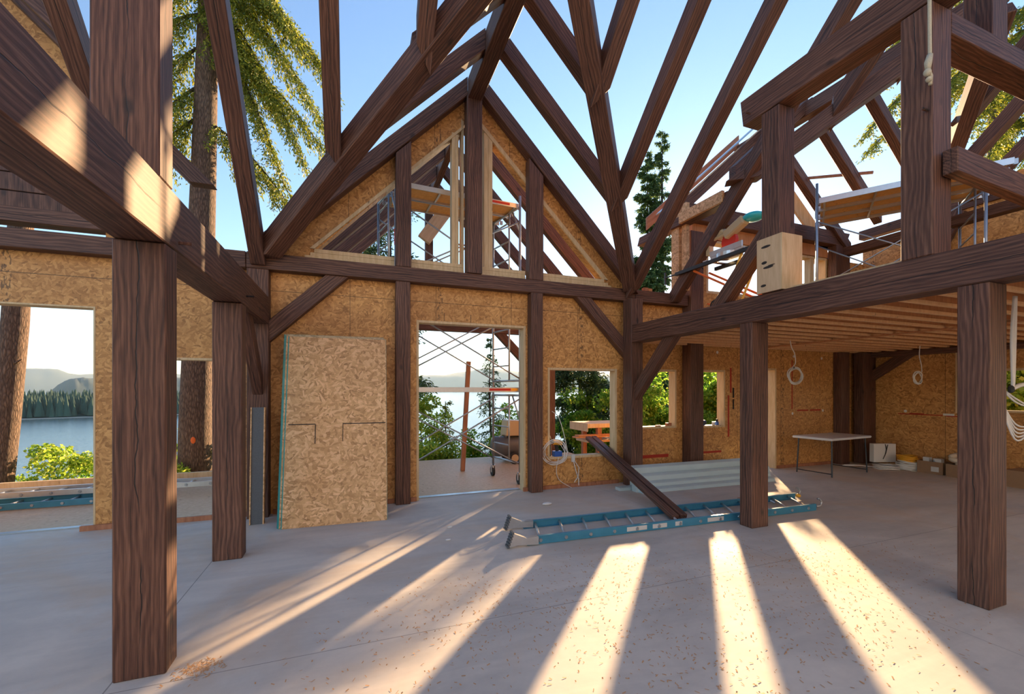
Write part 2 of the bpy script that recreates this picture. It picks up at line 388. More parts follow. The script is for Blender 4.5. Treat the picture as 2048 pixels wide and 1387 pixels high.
# ================================================================ TIMBER FRAME
T = timber
T('timber_post', 'thick dark brown post nearest the camera, on the left with knots down its face', 'post', (-1.145, 3.105, 0), (-1.145, 3.105, 2.505), .25, .17, 'square posts under the left girder')
T('timber_post', 'dark brown post between the thick left post and the leaning board sheets', 'post', (-1.145, 4.915, 0), (-1.145, 4.915, 2.505), .25, .17, 'square posts under the left girder')
T('timber_post', 'brown post standing over the blue ladder, its right face warm and cracked', 'post', (4.588, 3.822, 0), (4.588, 3.822, 2.465), .27, .175, 'square posts under the loft girder')
T('timber_post', 'large brown post in front of the cardboard boxes, with swirling grain', 'post', (4.58, 1.812, 0), (4.58, 1.812, 2.465), .245, .185, 'square posts under the loft girder')
T('timber_beam', 'massive left girder crossing from the top left to the wall corner, sunlit patches on it', 'beam', (-1.145, -.8, 2.683), (-1.145, 6.265, 2.683), .25, .345)
T('timber_beam', 'long brown girder carrying the loft joists', 'beam', (4.575, -.8, 2.615), (4.575, 6.06, 2.615), .25, .30)
T('timber_post', 'dark corner post between the left girder end and the strand board wall', 'post', (-1.152, 6.355, 0), (-1.152, 6.355, 3.22), .248, .165)
T('timber_post', 'dark post on the back wall where the loft girder ends, with two knee braces', 'post', (4.56, 6.18, 0), (4.56, 6.18, 3.22), .24, .24)
T('timber_post', 'slim dark post just left of the big doorway, floor to tie beam', 'post', (.678, 6.36, 0), (.678, 6.36, 3.22), .205, .155, 'posts either side of the big doorway')
T('timber_post', 'slim dark post just right of the big doorway, floor to tie beam', 'post', (2.782, 6.35, 0), (2.782, 6.35, 3.22), .205, .17, 'posts either side of the big doorway')
T('timber_post', 'dark post on the back wall between the two small windows', 'post', (6.02, 6.32, 0), (6.02, 6.32, 4.62), .30, .23)
T('timber_post', 'very dark post at the right end of the back wall behind the folding table', 'post', (10.30, 6.35, 0), (10.30, 6.35, 2.50), .29, .17, 'very dark posts in the far right corner')
T('timber_post', 'very dark wide post in the far corner where back and right walls meet', 'post', (10.97, 6.27, 0), (10.97, 6.27, 2.50), .44, .20, 'very dark posts in the far right corner')
T('tie_beam', 'long dark tie beam across the wall under the gable windows', 'beam', (-1.28, 6.355, 3.326), (4.68, 6.355, 3.326), .165, .208)
T('tie_beam', 'dark tie beam over the open left bay with the lake view', 'beam', (-6.9, 6.355, 3.326), (-1.285, 6.355, 3.326), .165, .208)
T('tie_beam', 'short reddish tie beam end between the right valley foot and the loft', 'beam', (4.685, 6.355, 3.326), (5.865, 6.355, 3.326), .165, .208)
T('timber_beam', 'dark beam above the left bay with a strip of sky beneath it', 'beam', (-6.9, 6.48, 3.62), (-2.2, 6.48, 3.62), .2, .17)
b = B()
for i in range(5): b.box(-6.9, -2.62, 6.50, 6.56, 3.712+i*.21, 3.712+(i+1)*.21-.012)
tag(b.done('boarding', 'timber', bevel=.004), 'dark boarded panel in the shadow above the left bay beam', 'boarding')
# gable posts, knee braces
T('gable_post', 'left gable post between the sloping rafter and the tie beam', 'post', (.684, 6.35, 3.43), (.684, 6.35, 5.16), .215, .16, 'posts of the gable truss', n1=(-1, 0, 1))
T('gable_post', 'right gable post between the sloping rafter and the tie beam', 'post', (2.77, 6.35, 3.43), (2.77, 6.35, 5.25), .25, .16, 'posts of the gable truss', n1=(1, 0, 1))
T('gable_post', 'middle gable post reaching up to the ridge beam', 'post', (1.735, 6.33, 3.43), (1.735, 6.33, 6.12), .235, .18, 'posts of the gable truss')
T('knee_brace', 'dark knee brace from the left corner post up to the tie beam', 'brace', (-1.10, 6.37, 2.36), (-.13, 6.37, 3.29), .13, .205, 'knee braces under the tie beam', n0=(1, 0, 0), n1=(0, 0, 1))
T('knee_brace', 'dark knee brace from the tie beam down to the post at the loft girder end', 'brace', (3.60, 6.36, 3.28), (4.52, 6.36, 2.37), .13, .2, 'knee braces under the tie beam', n0=(0, 0, 1), n1=(1, 0, 0))
T('knee_brace', 'short knee brace under the far end of the loft girder', 'brace', (4.57, 6.08, 1.60), (4.57, 5.20, 2.49), .14, .19, n0=(0, 1, 0), n1=(0, 0, 1))
T('knee_brace', 'thin knee brace under the far end of the left girder', 'brace', (-1.15, 6.29, 1.70), (-1.15, 5.55, 2.53), .12, .17, n0=(0, 1, 0), n1=(0, 0, 1))
T('knee_brace', 'heavy dark brace standing on the loft girder, in front of the saw', 'brace', (4.57, 4.30, 2.765), (4.57, 3.60, 3.50), .16, .17, n0=(0, 0, 1), n1=(0, 1, 0))
T('knee_brace', 'black brace in the upper corner of the right wall above the boxes', 'brace', (11.12, 6.18, 1.98), (11.12, 5.50, 2.46), .12, .19, n0=(0, 1, 0), n1=(0, 0, 1))
T('timber_beam', 'black beam along the top of the right wall under the joists', 'beam', (11.10, -1, 2.445), (11.10, 6.17, 2.445), .19, .105)
# upper left post and loft upper frame
T('upper_post', 'broad dark post rising from the left girder out of the top', 'post', (-1.175, 3.03, 2.857), (-1.175, 3.03, 6.35), .31, .19)
T('upper_post', 'dark upper post on the loft girder with a plywood box round its foot', 'post', (4.575, 3.50, 2.766), (4.575, 3.50, 4.85), .25, .22, 'upper posts on the loft girder')
T('upper_post', 'brown upper post on the loft girder with the rope hanging past it', 'post', (4.585, 2.16, 2.766), (4.585, 2.16, 4.85), .27, .22, 'upper posts on the loft girder')
T('upper_beam', 'upper beam over the loft posts, end cut at an angle, orange lit underneath', 'beam', (4.575, -.8, 5.02), (4.575, 3.88, 5.02), .25, .32, n1=(0, 1, -.12))
T('upper_beam', 'crosswise upper beam running right from the rope post, orange underside', 'beam', (4.72, 2.16, 4.75), (9.6, 2.16, 4.75), .22, .19)
T('upper_post', 'dark post standing on the crosswise upper beam', 'post', (5.52, 2.16, 4.845), (5.52, 2.16, 6.9), .26, .2)
T('knee_brace', 'dark rail sloping gently right from the rope post below the scaffold planks', 'brace', (4.56, 1.99, 3.52), (6.3, 1.99, 3.44), .10, .205, n0=(1, 0, 0))
# main ridge above the picture, ridge beam and rafters of the front gable
T('ridge_beam', 'ridge beam running from the gable peak out of the top', 'beam', (1.735, 6.26, 6.22), (1.735, 2.6, 6.22), .215, .30)
T('ridge_beam', 'main ridge beam high over the hall', 'beam', (-6, 1.35, 8.25), (11.3, 1.35, 8.25), .22, .3)
W_, D_ = .17, .20
def grafter(label, side, Y, x_end, top=True, group='rafters of the front gable'):
    # top plane: z = 4.78 + x (left) or 8.34 - x (right)
    o = D_/2*1.4142
    if side < 0: p0 = Vector((x_end, Y, 4.78+x_end-o)); p1 = Vector((1.63, Y, 4.78+1.63-o))
    else: p0 = Vector((x_end, Y, 8.34-x_end-o)); p1 = Vector((1.84, Y, 8.34-1.84-o))
    return T('gable_rafter', label, 'rafter', p0, p1, W_, D_, group, n0=(1, 0, 0), n1=(1, 0, 0))
grafter('left rafter of the gable truss, directly over the strand board', -1, 6.345, -1.15)
grafter('right rafter of the gable truss, directly over the strand board', 1, 6.345, 4.72)
grafter('left jack rafter, first one in front of the gable truss', -1, 5.42, -.30)
grafter('right jack rafter, first one in front of the gable truss', 1, 5.42, 3.78)
grafter('left jack rafter, second in front of the gable truss, near the picture top', -1, 4.56, .57)
grafter('right jack rafter, second in front of the gable truss', 1, 4.56, 2.93)
def valley(label, p0, p1, wd=.22, dp=.24):
    return T('valley_rafter', label, 'rafter', p0, p1, wd, dp, 'valley rafters', n0=(0, 0, 1))
valley('huge valley rafter rising from the left corner post toward the top centre', (-1.10, 6.30, 3.36), (1.75, 3.45, 6.21))
valley('huge valley rafter rising from the right post steeply out of the top', (4.62, 6.30, 3.36), (1.80, 3.48, 6.18))
def mrafter(label, x, y0=6.35, y1=1.45, w_=.17, n0=(0, 0, 1)):
    o = D_/2*1.4142
    return T('main_rafter', label, 'rafter', (x, y0, 9.75-y0-o), (x, y1, 9.75-y1-o), w_, D_, 'main roof rafters', n0=n0, n1=(0, 1, 0))
mrafter('main rafter standing behind the broad upper post at far left', -2.31)
mrafter('main rafter rising left from the left valley foot, fir branches behind it', -1.14)
mrafter('short main rafter landing on the middle of the left valley', -.21, 5.22, n0=(-1, 1, 0))
mrafter('short main rafter landing on the left valley near the picture top', .68, 4.42, n0=(-1, 1, 0))
mrafter('short main rafter landing high on the right valley', 2.75, 4.36, n0=(1, 1, 0))
mrafter('main rafter landing halfway up the right valley', 3.58, 5.17, n0=(1, 1, 0))
mrafter('main rafter starting at the foot of the right valley', 4.54, 6.15, n0=(1, 1, 0))
mrafter('two-tone main rafter behind the mitre saw, orange underneath', 5.54)
# left wing rafter with tail
def lw(label, Y, x1, tail):
    k_ = 2.50 if tail else 2.57
    T('wing_rafter', label, 'rafter', (-6.6, Y, k_+6.6), (x1, Y, k_-x1), .16, .2, 'rafters of the left wing', n1=(0, 0, 1) if tail else None)
lw('left wing rafter above the strand board, its cut tail in front of the tall trunk', 6.72, -1.86, True)
lw('left wing rafter just inside the strand board wall', 6.40, -2.5, False)
lw('left wing rafter nearer the camera in the dark corner', 5.55, -2.6, False)
# ---------------- right dormer
X0 = 5.64
T('dormer_plate', 'dormer eave plate, cut tail end pointing out left of the board strips', 'beam', (5.60, 5.05, 4.70), (5.60, 7.28, 4.70), .2, .16, n1=(0, 1, .45))
T('dormer_plate', 'right eave plate of the dormer against bright sky', 'beam', (10.28, 6.9, 4.72), (10.28, 3.2, 4.72), .2, .18)
T('dormer_tie', 'dormer tie beam behind the saw and the plywood box, cut end at right', 'beam', (5.62, 6.33, 5.0), (10.35, 6.33, 5.0), .17, .30, n1=(1, 0, -.5))
b = B(); b.box(6.1, 9.95, 6.42, 6.60, 4.61, 4.86); tag(b.done('window_header', 'joist', bevel=.003), 'orange lit header board under the dormer tie beam', 'lumber')
b = B(); b.box(9.42, 9.55, 6.45, 6.58, 3.60, 4.56); tag(b.done('window_stud', 'lumber', bevel=.003), 'pale stud in the dormer window right of the plywood box', 'lumber')
T('dormer_post', 'dark right corner post of the dormer window', 'post', (10.17, 6.32, 2.77), (10.17, 6.32, 4.85), .46, .18)
b = B(); b.box(5.44, 5.494, 5.10, 6.05, 4.62, 4.80); tag(b.done('plate_board', 'osb_pale', bevel=.002), 'pale slanting board strip on the inside of the dormer cheek', 'lumber')
b = B(); b.box(5.55, 5.68, 6.17, 6.36, 3.44, 4.98); tag(b.done('cheek_board', 'osb_pale', bevel=.002), 'left of two pale upright board strips at the dormer corner', 'lumber', 'upright board strips')
b = B(); b.box(5.58, 5.66, 6.02, 6.13, 3.44, 5.02); tag(b.done('cheek_board', 'osb_pale', bevel=.002), 'right of two pale upright board strips at the dormer corner', 'lumber', 'upright board strips')
DS = .88
def drafter(label, side, Y, xe, xr=7.88, mat='timber', w_=.15, d_=.19, lift=0., name='dormer_rafter', grp='dormer rafters'):
    o = d_/2*sqrt(1+DS*DS)-lift
    if side < 0: p0 = (xe, Y, 5.08+DS*(xe-X0)-o); p1 = (xr, Y, 5.08+DS*(xr-X0)-o)
    else: p0 = (xe, Y, 7.07-DS*(xe-7.9)-o); p1 = (xr+.04, Y, 7.07-DS*(xr+.04-7.9)-o)
    return T(name, label, 'rafter', p0, p1, w_, d_, grp, n0=(1, 0, 0), n1=(1, 0, 0), mat=mat)
drafter('left dormer rafter of the window wall, grey metal edge on top', -1, 6.40, 5.50)
drafter('left dormer rafter in front, pale upper edge, cut foot above the slanting strip', -1, 5.50, 6.10)
drafter('right dormer rafter of the window wall, behind the plywood box post', 1, 6.25, 10.35)
drafter('right dormer rafter crossed by the thin stick', 1, 5.45, 9.95)
drafter('right dormer rafter meeting the rope post', 1, 4.62, 9.5)
drafter('outermost left dormer rafter, orange lit behind the metal edge', -1, 6.95, 5.45, mat='lumber_red', w_=.05, lift=.16)
b = B(); b.beam((5.38, 6.52, 4.90+.07), (7.9, 6.52, 7.13+.05), .12, .022); tag(b.done('drip_edge', 'flash'), 'grey metal drip edge along the left dormer slope', 'metal flashing')
b = B(); b.prism([(8.1, 6.42, 6.62), (10.2, 6.42, 4.80), (9.75, 6.42, 4.80), (8.1, 6.42, 6.2)], (0, .05, 0)); tag(b.done('rafter_board', 'lumber'), 'yellow sloping board under the right dormer rafter', 'lumber')
T('ridge_beam', 'dormer ridge beam over the loft', 'beam', (7.9, 7.0, 6.83), (7.9, 2.9, 6.83), .18, .26)
valley('dormer valley rafter rising right, seen between the two upper loft posts', (5.50, 4.80, 4.80), (7.80, 2.85, 6.75), .2, .24)
valley('steep dormer valley rafter just right of the rope post', (10.3, 4.85, 4.75), (8.0, 2.95, 6.65), .2, .24)
mrafter('jack main rafter landing on the dormer valley, nearer the saw', 6.35, 4.05, n0=(-1, 1, 0), w_=.16)
mrafter('jack main rafter landing on the dormer valley near the rope post', 6.95, 3.55, n0=(-1, 1, 0), w_=.16)
mrafter('main rafter in the top right corner, fir branches on both sides', 9.83, 4.35)
mrafter('rightmost main rafter over the scaffold plank end', 10.85, 4.4)
mrafter('main rafter close beside the steep dormer valley', 8.95, 3.75)
T('timber_beam', 'wall plate on the upper right wall above the orange strand board', 'beam', (11.25, -1, 5.28), (11.25, 6.5, 5.28), .2, .2)
T('knee_brace', 'dark brace at the top of the orange strand board wall behind the rope post', 'brace', (11.1, 5.55, 3.3), (11.1, 4.7, 5.16), .12, .2)
b = B(); b.beam((8.95, 6.35, 6.17), (9.35, 5.2, 5.83), .05, .045); tag(b.done('stick', 'lumber_red'), 'thin reddish stick laid across the dormer rafters', 'stick')
# ---------------- outer porch roof
for k, Y in enumerate((7.35, 8.2, 9.05, 9.9)):
    nm = ('nearest', 'second', 'third', 'farthest')[k]
    o = D_/2*1.4142
    T('porch_rafter', nm+' porch rafter on the left slope, seen through the gable window', 'rafter', (-1.3, Y, 3.48-o), (1.66, Y, 6.44-o), .13, D_, 'porch rafters', n0=(1, 0, 0), n1=(1, 0, 0))
    T('porch_rafter', nm+' porch rafter on the right slope, seen through the gable window', 'rafter', (5.0, Y, 3.34-o), (1.80, Y, 6.54-o), .13, D_, 'porch rafters', n0=(1, 0, 0), n1=(1, 0, 0))
T('ridge_beam', 'porch ridge beam outside the gable', 'beam', (1.735, 6.62, 6.3), (1.735, 10.1, 6.3), .13, .26)
T('porch_plate', 'left porch plate outside the gable', 'beam', (-1.15, 6.62, 3.2), (-1.15, 10.1, 3.2), .18, .2)
T('porch_plate', 'right porch plate outside the gable', 'beam', (4.75, 6.62, 3.08), (4.75, 10.1, 3.08), .18, .2)
T('porch_tie', 'dark porch beam across the top of the big doorway view', 'beam', (-1.05, 9.85, 3.16), (4.66, 9.85, 3.16), .18, .26)
T('porch_brace', 'dark porch brace at the upper right of the doorway view', 'brace', (3.35, 9.85, 3.05), (4.66, 9.85, 1.75), .14, .2, n0=(0, 0, 1), n1=(1, 0, 0))
T('porch_post', 'right porch post outside, hidden behind the slim doorway post', 'post', (4.75, 9.86, -.005), (4.75, 9.86, 2.98), .18, .18)
T('porch_post', 'left porch post outside', 'post', (-1.15, 9.4, -.005), (-1.15, 9.4, 3.10), .18, .18)
T('gable_post', 'outer porch gable post, seen under the hanging scaffold planks', 'post', (1.64, 9.85, 3.29), (1.64, 9.85, 6.15), .17, .16)
T('porch_brace', 'pale sloping porch beam seen behind the gable studs', 'brace', (1.50, 9.7, 5.05), (2.25, 9.7, 6.15), .12, .3, mat='ply')
# gable window lumber
b = B(); b.box(-.62, .57, 6.42, 6.60, 3.432, 3.50); b.box(-.55, .57, 6.43, 6.60, 3.502, 3.545); b.box(-.50, .57, 6.43, 6.60, 3.547, 3.60)
b.box(.80, 1.61, 6.42, 6.60, 3.432, 3.50); b.box(.80, 1.61, 6.43, 6.6, 3.502, 3.545); b.box(.80, 1.61, 6.43, 6.6, 3.547, 3.60)
b.box(1.86, 2.64, 6.42, 6.60, 3.432, 3.50); b.box(1.86, 2.64, 6.43, 6.6, 3.502, 3.545); b.box(1.86, 2.64, 6.43, 6.6, 3.547, 3.60)
b.box(2.90, 4.28, 6.42, 6.60, 3.432, 3.50); b.box(2.90, 4.22, 6.43, 6.6, 3.502, 3.545); b.box(2.90, 4.14, 6.43, 6.6, 3.547, 3.60)
tag(b.done('window_sill', 'lumber', bevel=.002), 'stacked pale sill lumber lying on the tie beam in the gable', 'lumber')
b = B(); b.prism([(-.56, 6.43, 3.60), (-.50, 6.43, 3.60), (1.60, 6.43, 5.70), (1.60, 6.43, 5.75)], (0, .18, 0)); tag(b.done('window_edging', 'lumber'), 'pale sloping edge lumber of the left gable window', 'lumber')
b = B(); b.prism([(4.22, 6.43, 3.60), (4.12, 6.43, 3.60), (1.86, 6.43, 5.82), (1.86, 6.43, 5.90)], (0, .18, 0)); tag(b.done('window_edging', 'lumber'), 'pale sloping edge lumber of the right gable window', 'lumber')
for lb, x0, x1, zt in (('left of the two pale studs left of the middle gable post', 1.425, 1.53, 5.62), ('pale stud touching the left side of the middle gable post', 1.575, 1.612, 5.85), ('pale stud right of the middle gable post', 1.94, 2.08, 5.72)):
    b = B(); b.box(x0, (x0+x1)/2-.001, 6.44, 6.58, 3.60, zt); b.box((x0+x1)/2+.001, x1, 6.44, 6.58, 3.60, zt-.02)
    tag(b.done('window_stud', 'lumber', bevel=.002), lb, 'lumber', 'studs in the gable window')
# timber pegs
for i, (p, a, lab) in enumerate((((-1.01, 3.18, 2.56), (1, 0, 0), 'stub of a wooden peg under the left girder beside the thick post'), ((-1.01, 4.96, 2.60), (1, 0, 0), 'wooden peg on the left girder above the second left post'),
        ((4.44, 3.75, 4.95), (-1, 0, 0), 'wooden peg in the upper beam over the plywood box post'), ((4.44, 2.10, 4.95), (-1, 0, 0), 'wooden peg in the upper beam above the rope'), ((4.44, 2.08, 3.96), (-1, 0, 0), 'wooden peg in the rope post beside the rail'))):
    q = Vector(p); b = B(); b.tube([q, q+Vector(a)*.07], .011, 8); tag(b.done('wooden_peg', 'timber', o=p), lab, 'peg', 'pegs in the timbers')

# ---------------- loft joists
jw = empty('floor_joist', (4.72, 0, 2.5))
b = B(); b.box(0, 6.40, .006, .018, .035, .19); b.done('web', 'joist', jw)
for z in (0, .188): b = B(); b.box(0, 6.40, -.012, .036, z, z+.034); b.done('flange', 'flange', jw, bevel=.002)
for k in range(20):
    y = .71+k*.295
    o = jw if k == 0 else dupe(jw)
    o.location = (4.715, y, 2.498)
    tag(o, 'orange-brown ceiling joist of the loft, one of the evenly spaced row', 'joist', 'joists under the loft')
b = B(); b.box(7.55, 7.63, .6, 6.1, 2.478, 2.496); tag(b.done('joist_strap', 'joist', bevel=.002), 'light batten nailed crosswise under the loft joists', 'lumber')
b = B(); b.box(4.56, 4.70, 2.30, 3.385, 2.767, 2.805); tag(b.done('plate_board', 'lumber', bevel=.002), 'pale board lying on the loft girder between the upper posts', 'lumber')
# plywood box round the post foot
pb = empty('plywood_box', (4.575, 3.49, 2.767), label='plywood box around the foot of the upper post, dark stains on one side', cat='plywood box')
b = B(); b.box(-.165, -.145, -.15, .145, 0, .62); b.done('side_panel', 'ply', pb)
b = B(); b.box(-.165, .155, -.165, -.15, 0, .62); b.done('front_panel', 'lumber', pb)
for (y, z, l, h) in ((.03, .52, .12, .03), (.05, .34, .07, .035), (-.0, .28, .13, .03), (.06, .08, .07, .03), (-.04, .295, .09, .014)):
    b = B(); b.ball((-.1655, y, z), .5, (.004, l, h), 10); b.done('stain', 'ink', pb)

# ================================================================ OUTSIDE: land, lake, hills
rng = np.random.default_rng(7); random.seed(7)
def ground_z(x, y):
    d = max(0., y-10.5)
    return -1.6-.42*min(d, 12)-.22*max(0, min(d-12, 55))-.0*x
b = B(); N = 26
gv = [[b.bm.verts.new((-60+i*6.4, 9.0+(j/N)**1.6*90, ground_z(-60+i*6.4, 9.0+(j/N)**1.6*90)+.25*sin(i*1.7+j*.9))) for j in range(N+1)] for i in range(N+1)]
for i in range(N):
    for j in range(N): b.bm.faces.new([gv[i][j], gv[i+1][j], gv[i+1][j+1], gv[i][j+1]])
tag(b.done('ground', 'soil', smooth=True), kind='structure')
b = B(); b.box(-60, 11.4, -40, 9.5, -1.9, -.25); b.box(11.4, 70, -40, 9.0, -1.9, -.3); tag(b.done('ground_yard', 'soil'), kind='structure')
LZ = -18.5
b = B(); b.box(-6000, 9000, 40, 14000, LZ-1, LZ); tag(b.done('lake', 'water'), kind='structure')
CAMF, HC = 849., 1.65-LZ
ca, sa = cos(radians(20.53)), sin(radians(20.53))
def bearing(u): return radians(20.53)+math.atan((u-1024)/CAMF)
def hills(name, prof, D, mat, depth=.35, rough=.06, base=None):
    """a long ridge: (bearing u, ridge height m) at shore distance D; real relief behind the shore line"""
    us = np.linspace(prof[0][0], prof[-1][0], 130); hs = np.interp(us, [p[0] for p in prof], [p[1] for p in prof])
    b = B(); rows = []; K = 7
    for i, (u, h) in enumerate(zip(us, hs)):
        a = bearing(u); row = []
        for k in range(K+1):
            f = k/K; r = D*(1+depth*f); prof_h = sin(min(1, f*1.25)*pi/2)**.8 if f < .8 else cos((f-.8)/.2*pi/2*.6)
            nzv = 1+rough*(sin(i*.9+k)+.6*sin(i*.37+2*k)+.5*sin(i*2.3))
            row.append(b.bm.verts.new((sin(a)*r, cos(a)*r, LZ-.5+max(0, h*prof_h*nzv))))
        rows.append(row)
    for i in range(len(rows)-1):
        for k in range(K): b.bm.faces.new([rows[i][k], rows[i+1][k], rows[i+1][k+1], rows[i][k+1]])
    return tag(b.done(name, mat, smooth=True), kind='structure')
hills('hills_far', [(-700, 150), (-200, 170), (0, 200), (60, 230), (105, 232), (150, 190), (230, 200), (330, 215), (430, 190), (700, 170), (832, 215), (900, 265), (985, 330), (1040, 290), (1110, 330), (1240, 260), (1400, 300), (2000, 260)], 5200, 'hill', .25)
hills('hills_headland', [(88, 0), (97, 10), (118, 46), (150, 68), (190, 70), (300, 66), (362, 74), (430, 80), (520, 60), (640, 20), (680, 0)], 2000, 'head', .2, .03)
t = NT('lake_haze'); t.t.nodes.remove(t.b)
vs = t.t.nodes.new('ShaderNodeVolumeScatter'); vs.inputs['Color'].default_value = (.5, .75, 1, 1); vs.inputs['Density'].default_value = .00007; vs.inputs['Anisotropy'].default_value = .25
t.t.links.new(vs.outputs[0], t.out.inputs['Volume']); M['haze'] = t.m
b = B(); b.box(-9000, 11000, 120, 13500, LZ+.3, 420); tag(b.done('haze', 'haze'), kind='stuff')
# wooded island / point across the water
prof_isl = [(-500, 5), (0, 6), (30, 6.5), (190, 6), (362, 6), (420, 5), (520, 3), (600, 0)]
hills('hills_point', prof_isl, 450, 'forest', .25, .1)
b = B()
for i in range(80):
    u0 = -500+i*14; a0, a1 = bearing(u0), bearing(u0+14); b.hexa([(sin(a)*r, cos(a)*r, z) for z in (LZ-.2, LZ+.35) for a, r in ((a0, 446), (a1, 446), (a1, 455), (a0, 455))])
tag(b.done('shore_strip', 'beach'), kind='structure')
cs = []; 
vb, fb = [], []
for i in range(2600):
    u = rng.uniform(-480, 600); a = bearing(u); f = rng.random(); r = 454+f*90
    h = rng.uniform(9.5, 16.5)*(1 if u < 480 else .5); z = LZ+sin(min(1, f*1.25)*pi/2)*5.2*(1 if u < 480 else .4); x, y = sin(a)*r, cos(a)*r; rd = h*rng.uniform(.13, .2)
    n0 = len(vb)
    for (q, zz) in ((1., .06), (.62, .45), (.34, .72)):
        for k in range(6):
            t_ = k*pi/3+i; vb.append((x+cos(t_)*rd*q*rng.uniform(.8, 1.15), y+sin(t_)*rd*q, z+h*zz))
    vb.append((x, y, z+h))
    for L_ in range(2):
        for k in range(6): fb.append((n0+L_*6+k, n0+L_*6+(k+1) % 6, n0+L_*6+6+(k+1) % 6, n0+L_*6+6+k))
    for k in range(6): fb.append((n0+12+k, n0+12+(k+1) % 6, n0+18))
me = bpy.data.meshes.new('forest'); me.from_pydata(vb, [], fb); tag(link('forest', me, 'forest'), kind='stuff')

# ---------------------------------------------------------------- trees
def nrm(v): return v/np.maximum(1e-9, np.linalg.norm(v, axis=-1, keepdims=True))
def spray(pts, dirs, n_per, ln, wd, spread, droop=.3, r=None):
    """n_per needle tufts round each twig point"""
    r = r or rng
    c = np.repeat(pts, n_per, 0)+r.normal(0, spread, (len(pts)*n_per, 3)); d = np.repeat(dirs, n_per, 0)+r.normal(0, .55, (len(c), 3)); d[:, 2] -= droop
    d = nrm(d)*(ln*r.uniform(.6, 1.3, (len(c), 1))); s = nrm(np.cross(d, r.normal(0, 1, (len(c), 3))))*wd
    return c, d, s
def limb(p0, p1, sag=.15, n=10):
    p0, p1 = np.array(p0, float), np.array(p1, float); t_ = np.linspace(0, 1, n)[:, None]
    q = p0+(p1-p0)*t_; q[:, 2] += (-sag*np.linalg.norm(p1-p0)*4*(t_*(1-t_))*-1)[:, 0]*.4; return q
def limb_twigs(q, tw_len, step=.09, droop=.55):
    """hanging side twigs along a limb -> twig sample points and directions, and twig poly-lines"""
    P_, D_l, lines = [], [], []
    L = np.linalg.norm(q[-1]-q[0]); n = max(4, int(L/step))
    ax = (q[-1]-q[0])/L; side = np.cross(ax, (0, 0, 1)); side /= np.linalg.norm(side)+1e-9
    for i in range(n):
        f = .12+.88*(i/n); k = f*(len(q)-1); a = int(min(k, len(q)-2)); p = q[a]+(q[a+1]-q[a])*(k-a)
        for sg in (-1, 1):
            ln = tw_len*(1.1-f*.75)*rng.uniform(.5, 1.2); d = side*sg*rng.uniform(.4, 1)+ax*rng.uniform(.2, .7)+np.array((0, 0, -droop*rng.uniform(.2, 1.4))); d /= np.linalg.norm(d)
            m = max(2, int(ln/.06)); ts = np.linspace(.1, 1, m)[:, None]; pp = p+d*ln*ts; pp[:, 2] -= (ts[:, 0]**2)*ln*.25
            P_.append(pp); D_l.append(np.repeat(d[None], m, 0)); lines.append((p, pp[-1]))
    return np.concatenate(P_), np.concatenate(D_l), lines
def conifer(name, label, x, y, z0, h, r0, cb=.15, rad=2.5, nb=40, mat='needle_dk', bark='bark_dk', group=None, lean=(0, 0), tuft=(.16, .03), nper=5, step=.22, shape=.9, r_seed=1, gap=None, cat='tree'):
    global rng; rng = np.random.default_rng(r_seed)
    e = empty(name, (x, y, z0), label=label, cat=cat, group=group)
    top = np.array((lean[0], lean[1], h)); b = B()
    b.tube([top*f+np.array((.04*sin(f*9+x), .03*cos(f*7), 0)) for f in np.linspace(0, 1, 9)], [max(.012, r0*(1-f)**.8) for f in np.linspace(0, 1, 9)], 10); b.done('trunk', bark, e, smooth=True)
    C_, D__, S_ = [], [], []; lb = B()
    for i in range(nb):
        f = cb+(1-cb)*((i+rng.random())/nb); p = top*f; L = rad*(1-f)**shape/(1-cb)**shape*rng.uniform(.65, 1.15)+.12
        a = rng.uniform(0, 2*pi); up = .35*(f-.5)
        q = limb(p, p+np.array((cos(a)*L, sin(a)*L, up*L-.12*L)), .1, 6)
        lb.tube([tuple(v_) for v_ in q], [max(.004, .022*L*(1-g)/1.5+.004) for g in np.linspace(0, 1, 6)], 4, cap=False)
        P_, DD, _ = limb_twigs(q, L*.42, step, .3)
        c, d, s = spray(P_, DD, nper, tuft[0], tuft[1], .05*L**.3)
        C_.append(c); D__.append(d); S_.append(s)
    lb.done('branches', bark, e)
    qmesh('foliage', np.concatenate(C_), np.concatenate(D__), np.concatenate(S_), mat, e)
    return e
def leafy(name, label, x, y, z0, h, rad, n=9000, ls=.075, mat='leaf', group=None, seed=1, stems=7, cat='shrub', low=.1):
    r = np.random.default_rng(seed); e = empty(name, (x, y, z0), label=label, cat=cat, group=group)
    b = B(); cl = []
    for i in range(stems):
        a = r.uniform(0, 2*pi); q = r.uniform(.2, 1)*rad; tp = np.array((cos(a)*q, sin(a)*q, h*r.uniform(.65, 1)))
        b.tube([(0, 0, 0), tuple(tp*np.array((.35, .35, .5))), tuple(tp)], [.03, .02, .006], 5)
        for k in range(16):
            g = r.uniform(low, 1.02)
            cl.append((tp*np.array((g**.8, g**.8, g))+r.normal(0, .16*rad, 3), r.uniform(.12, .3)*rad))
    b.done('stems', 'bark_dk', e)
    per = n//len(cl); C_, D__, S_ = [], [], []
    for c0, rr in cl:
        u_ = nrm(r.normal(0, 1, (per, 3)))*(rr*r.uniform(.5, 1, (per, 1))); u_[:, 2] *= .7
        d = nrm(u_+r.normal(0, rr*.8, (per, 3))); d[:, 2] -= .25; d = nrm(d)*ls*r.uniform(.6, 1.3, (per, 1))
        s = nrm(np.cross(d, r.normal(0, 1, (per, 3))))*ls*.42
        C_.append(c0+u_); D__.append(d); S_.append(s)
    qmesh('leaves', np.concatenate(C_), np.concatenate(D__), np.concatenate(S_), mat, e, taper=.2)
    return e

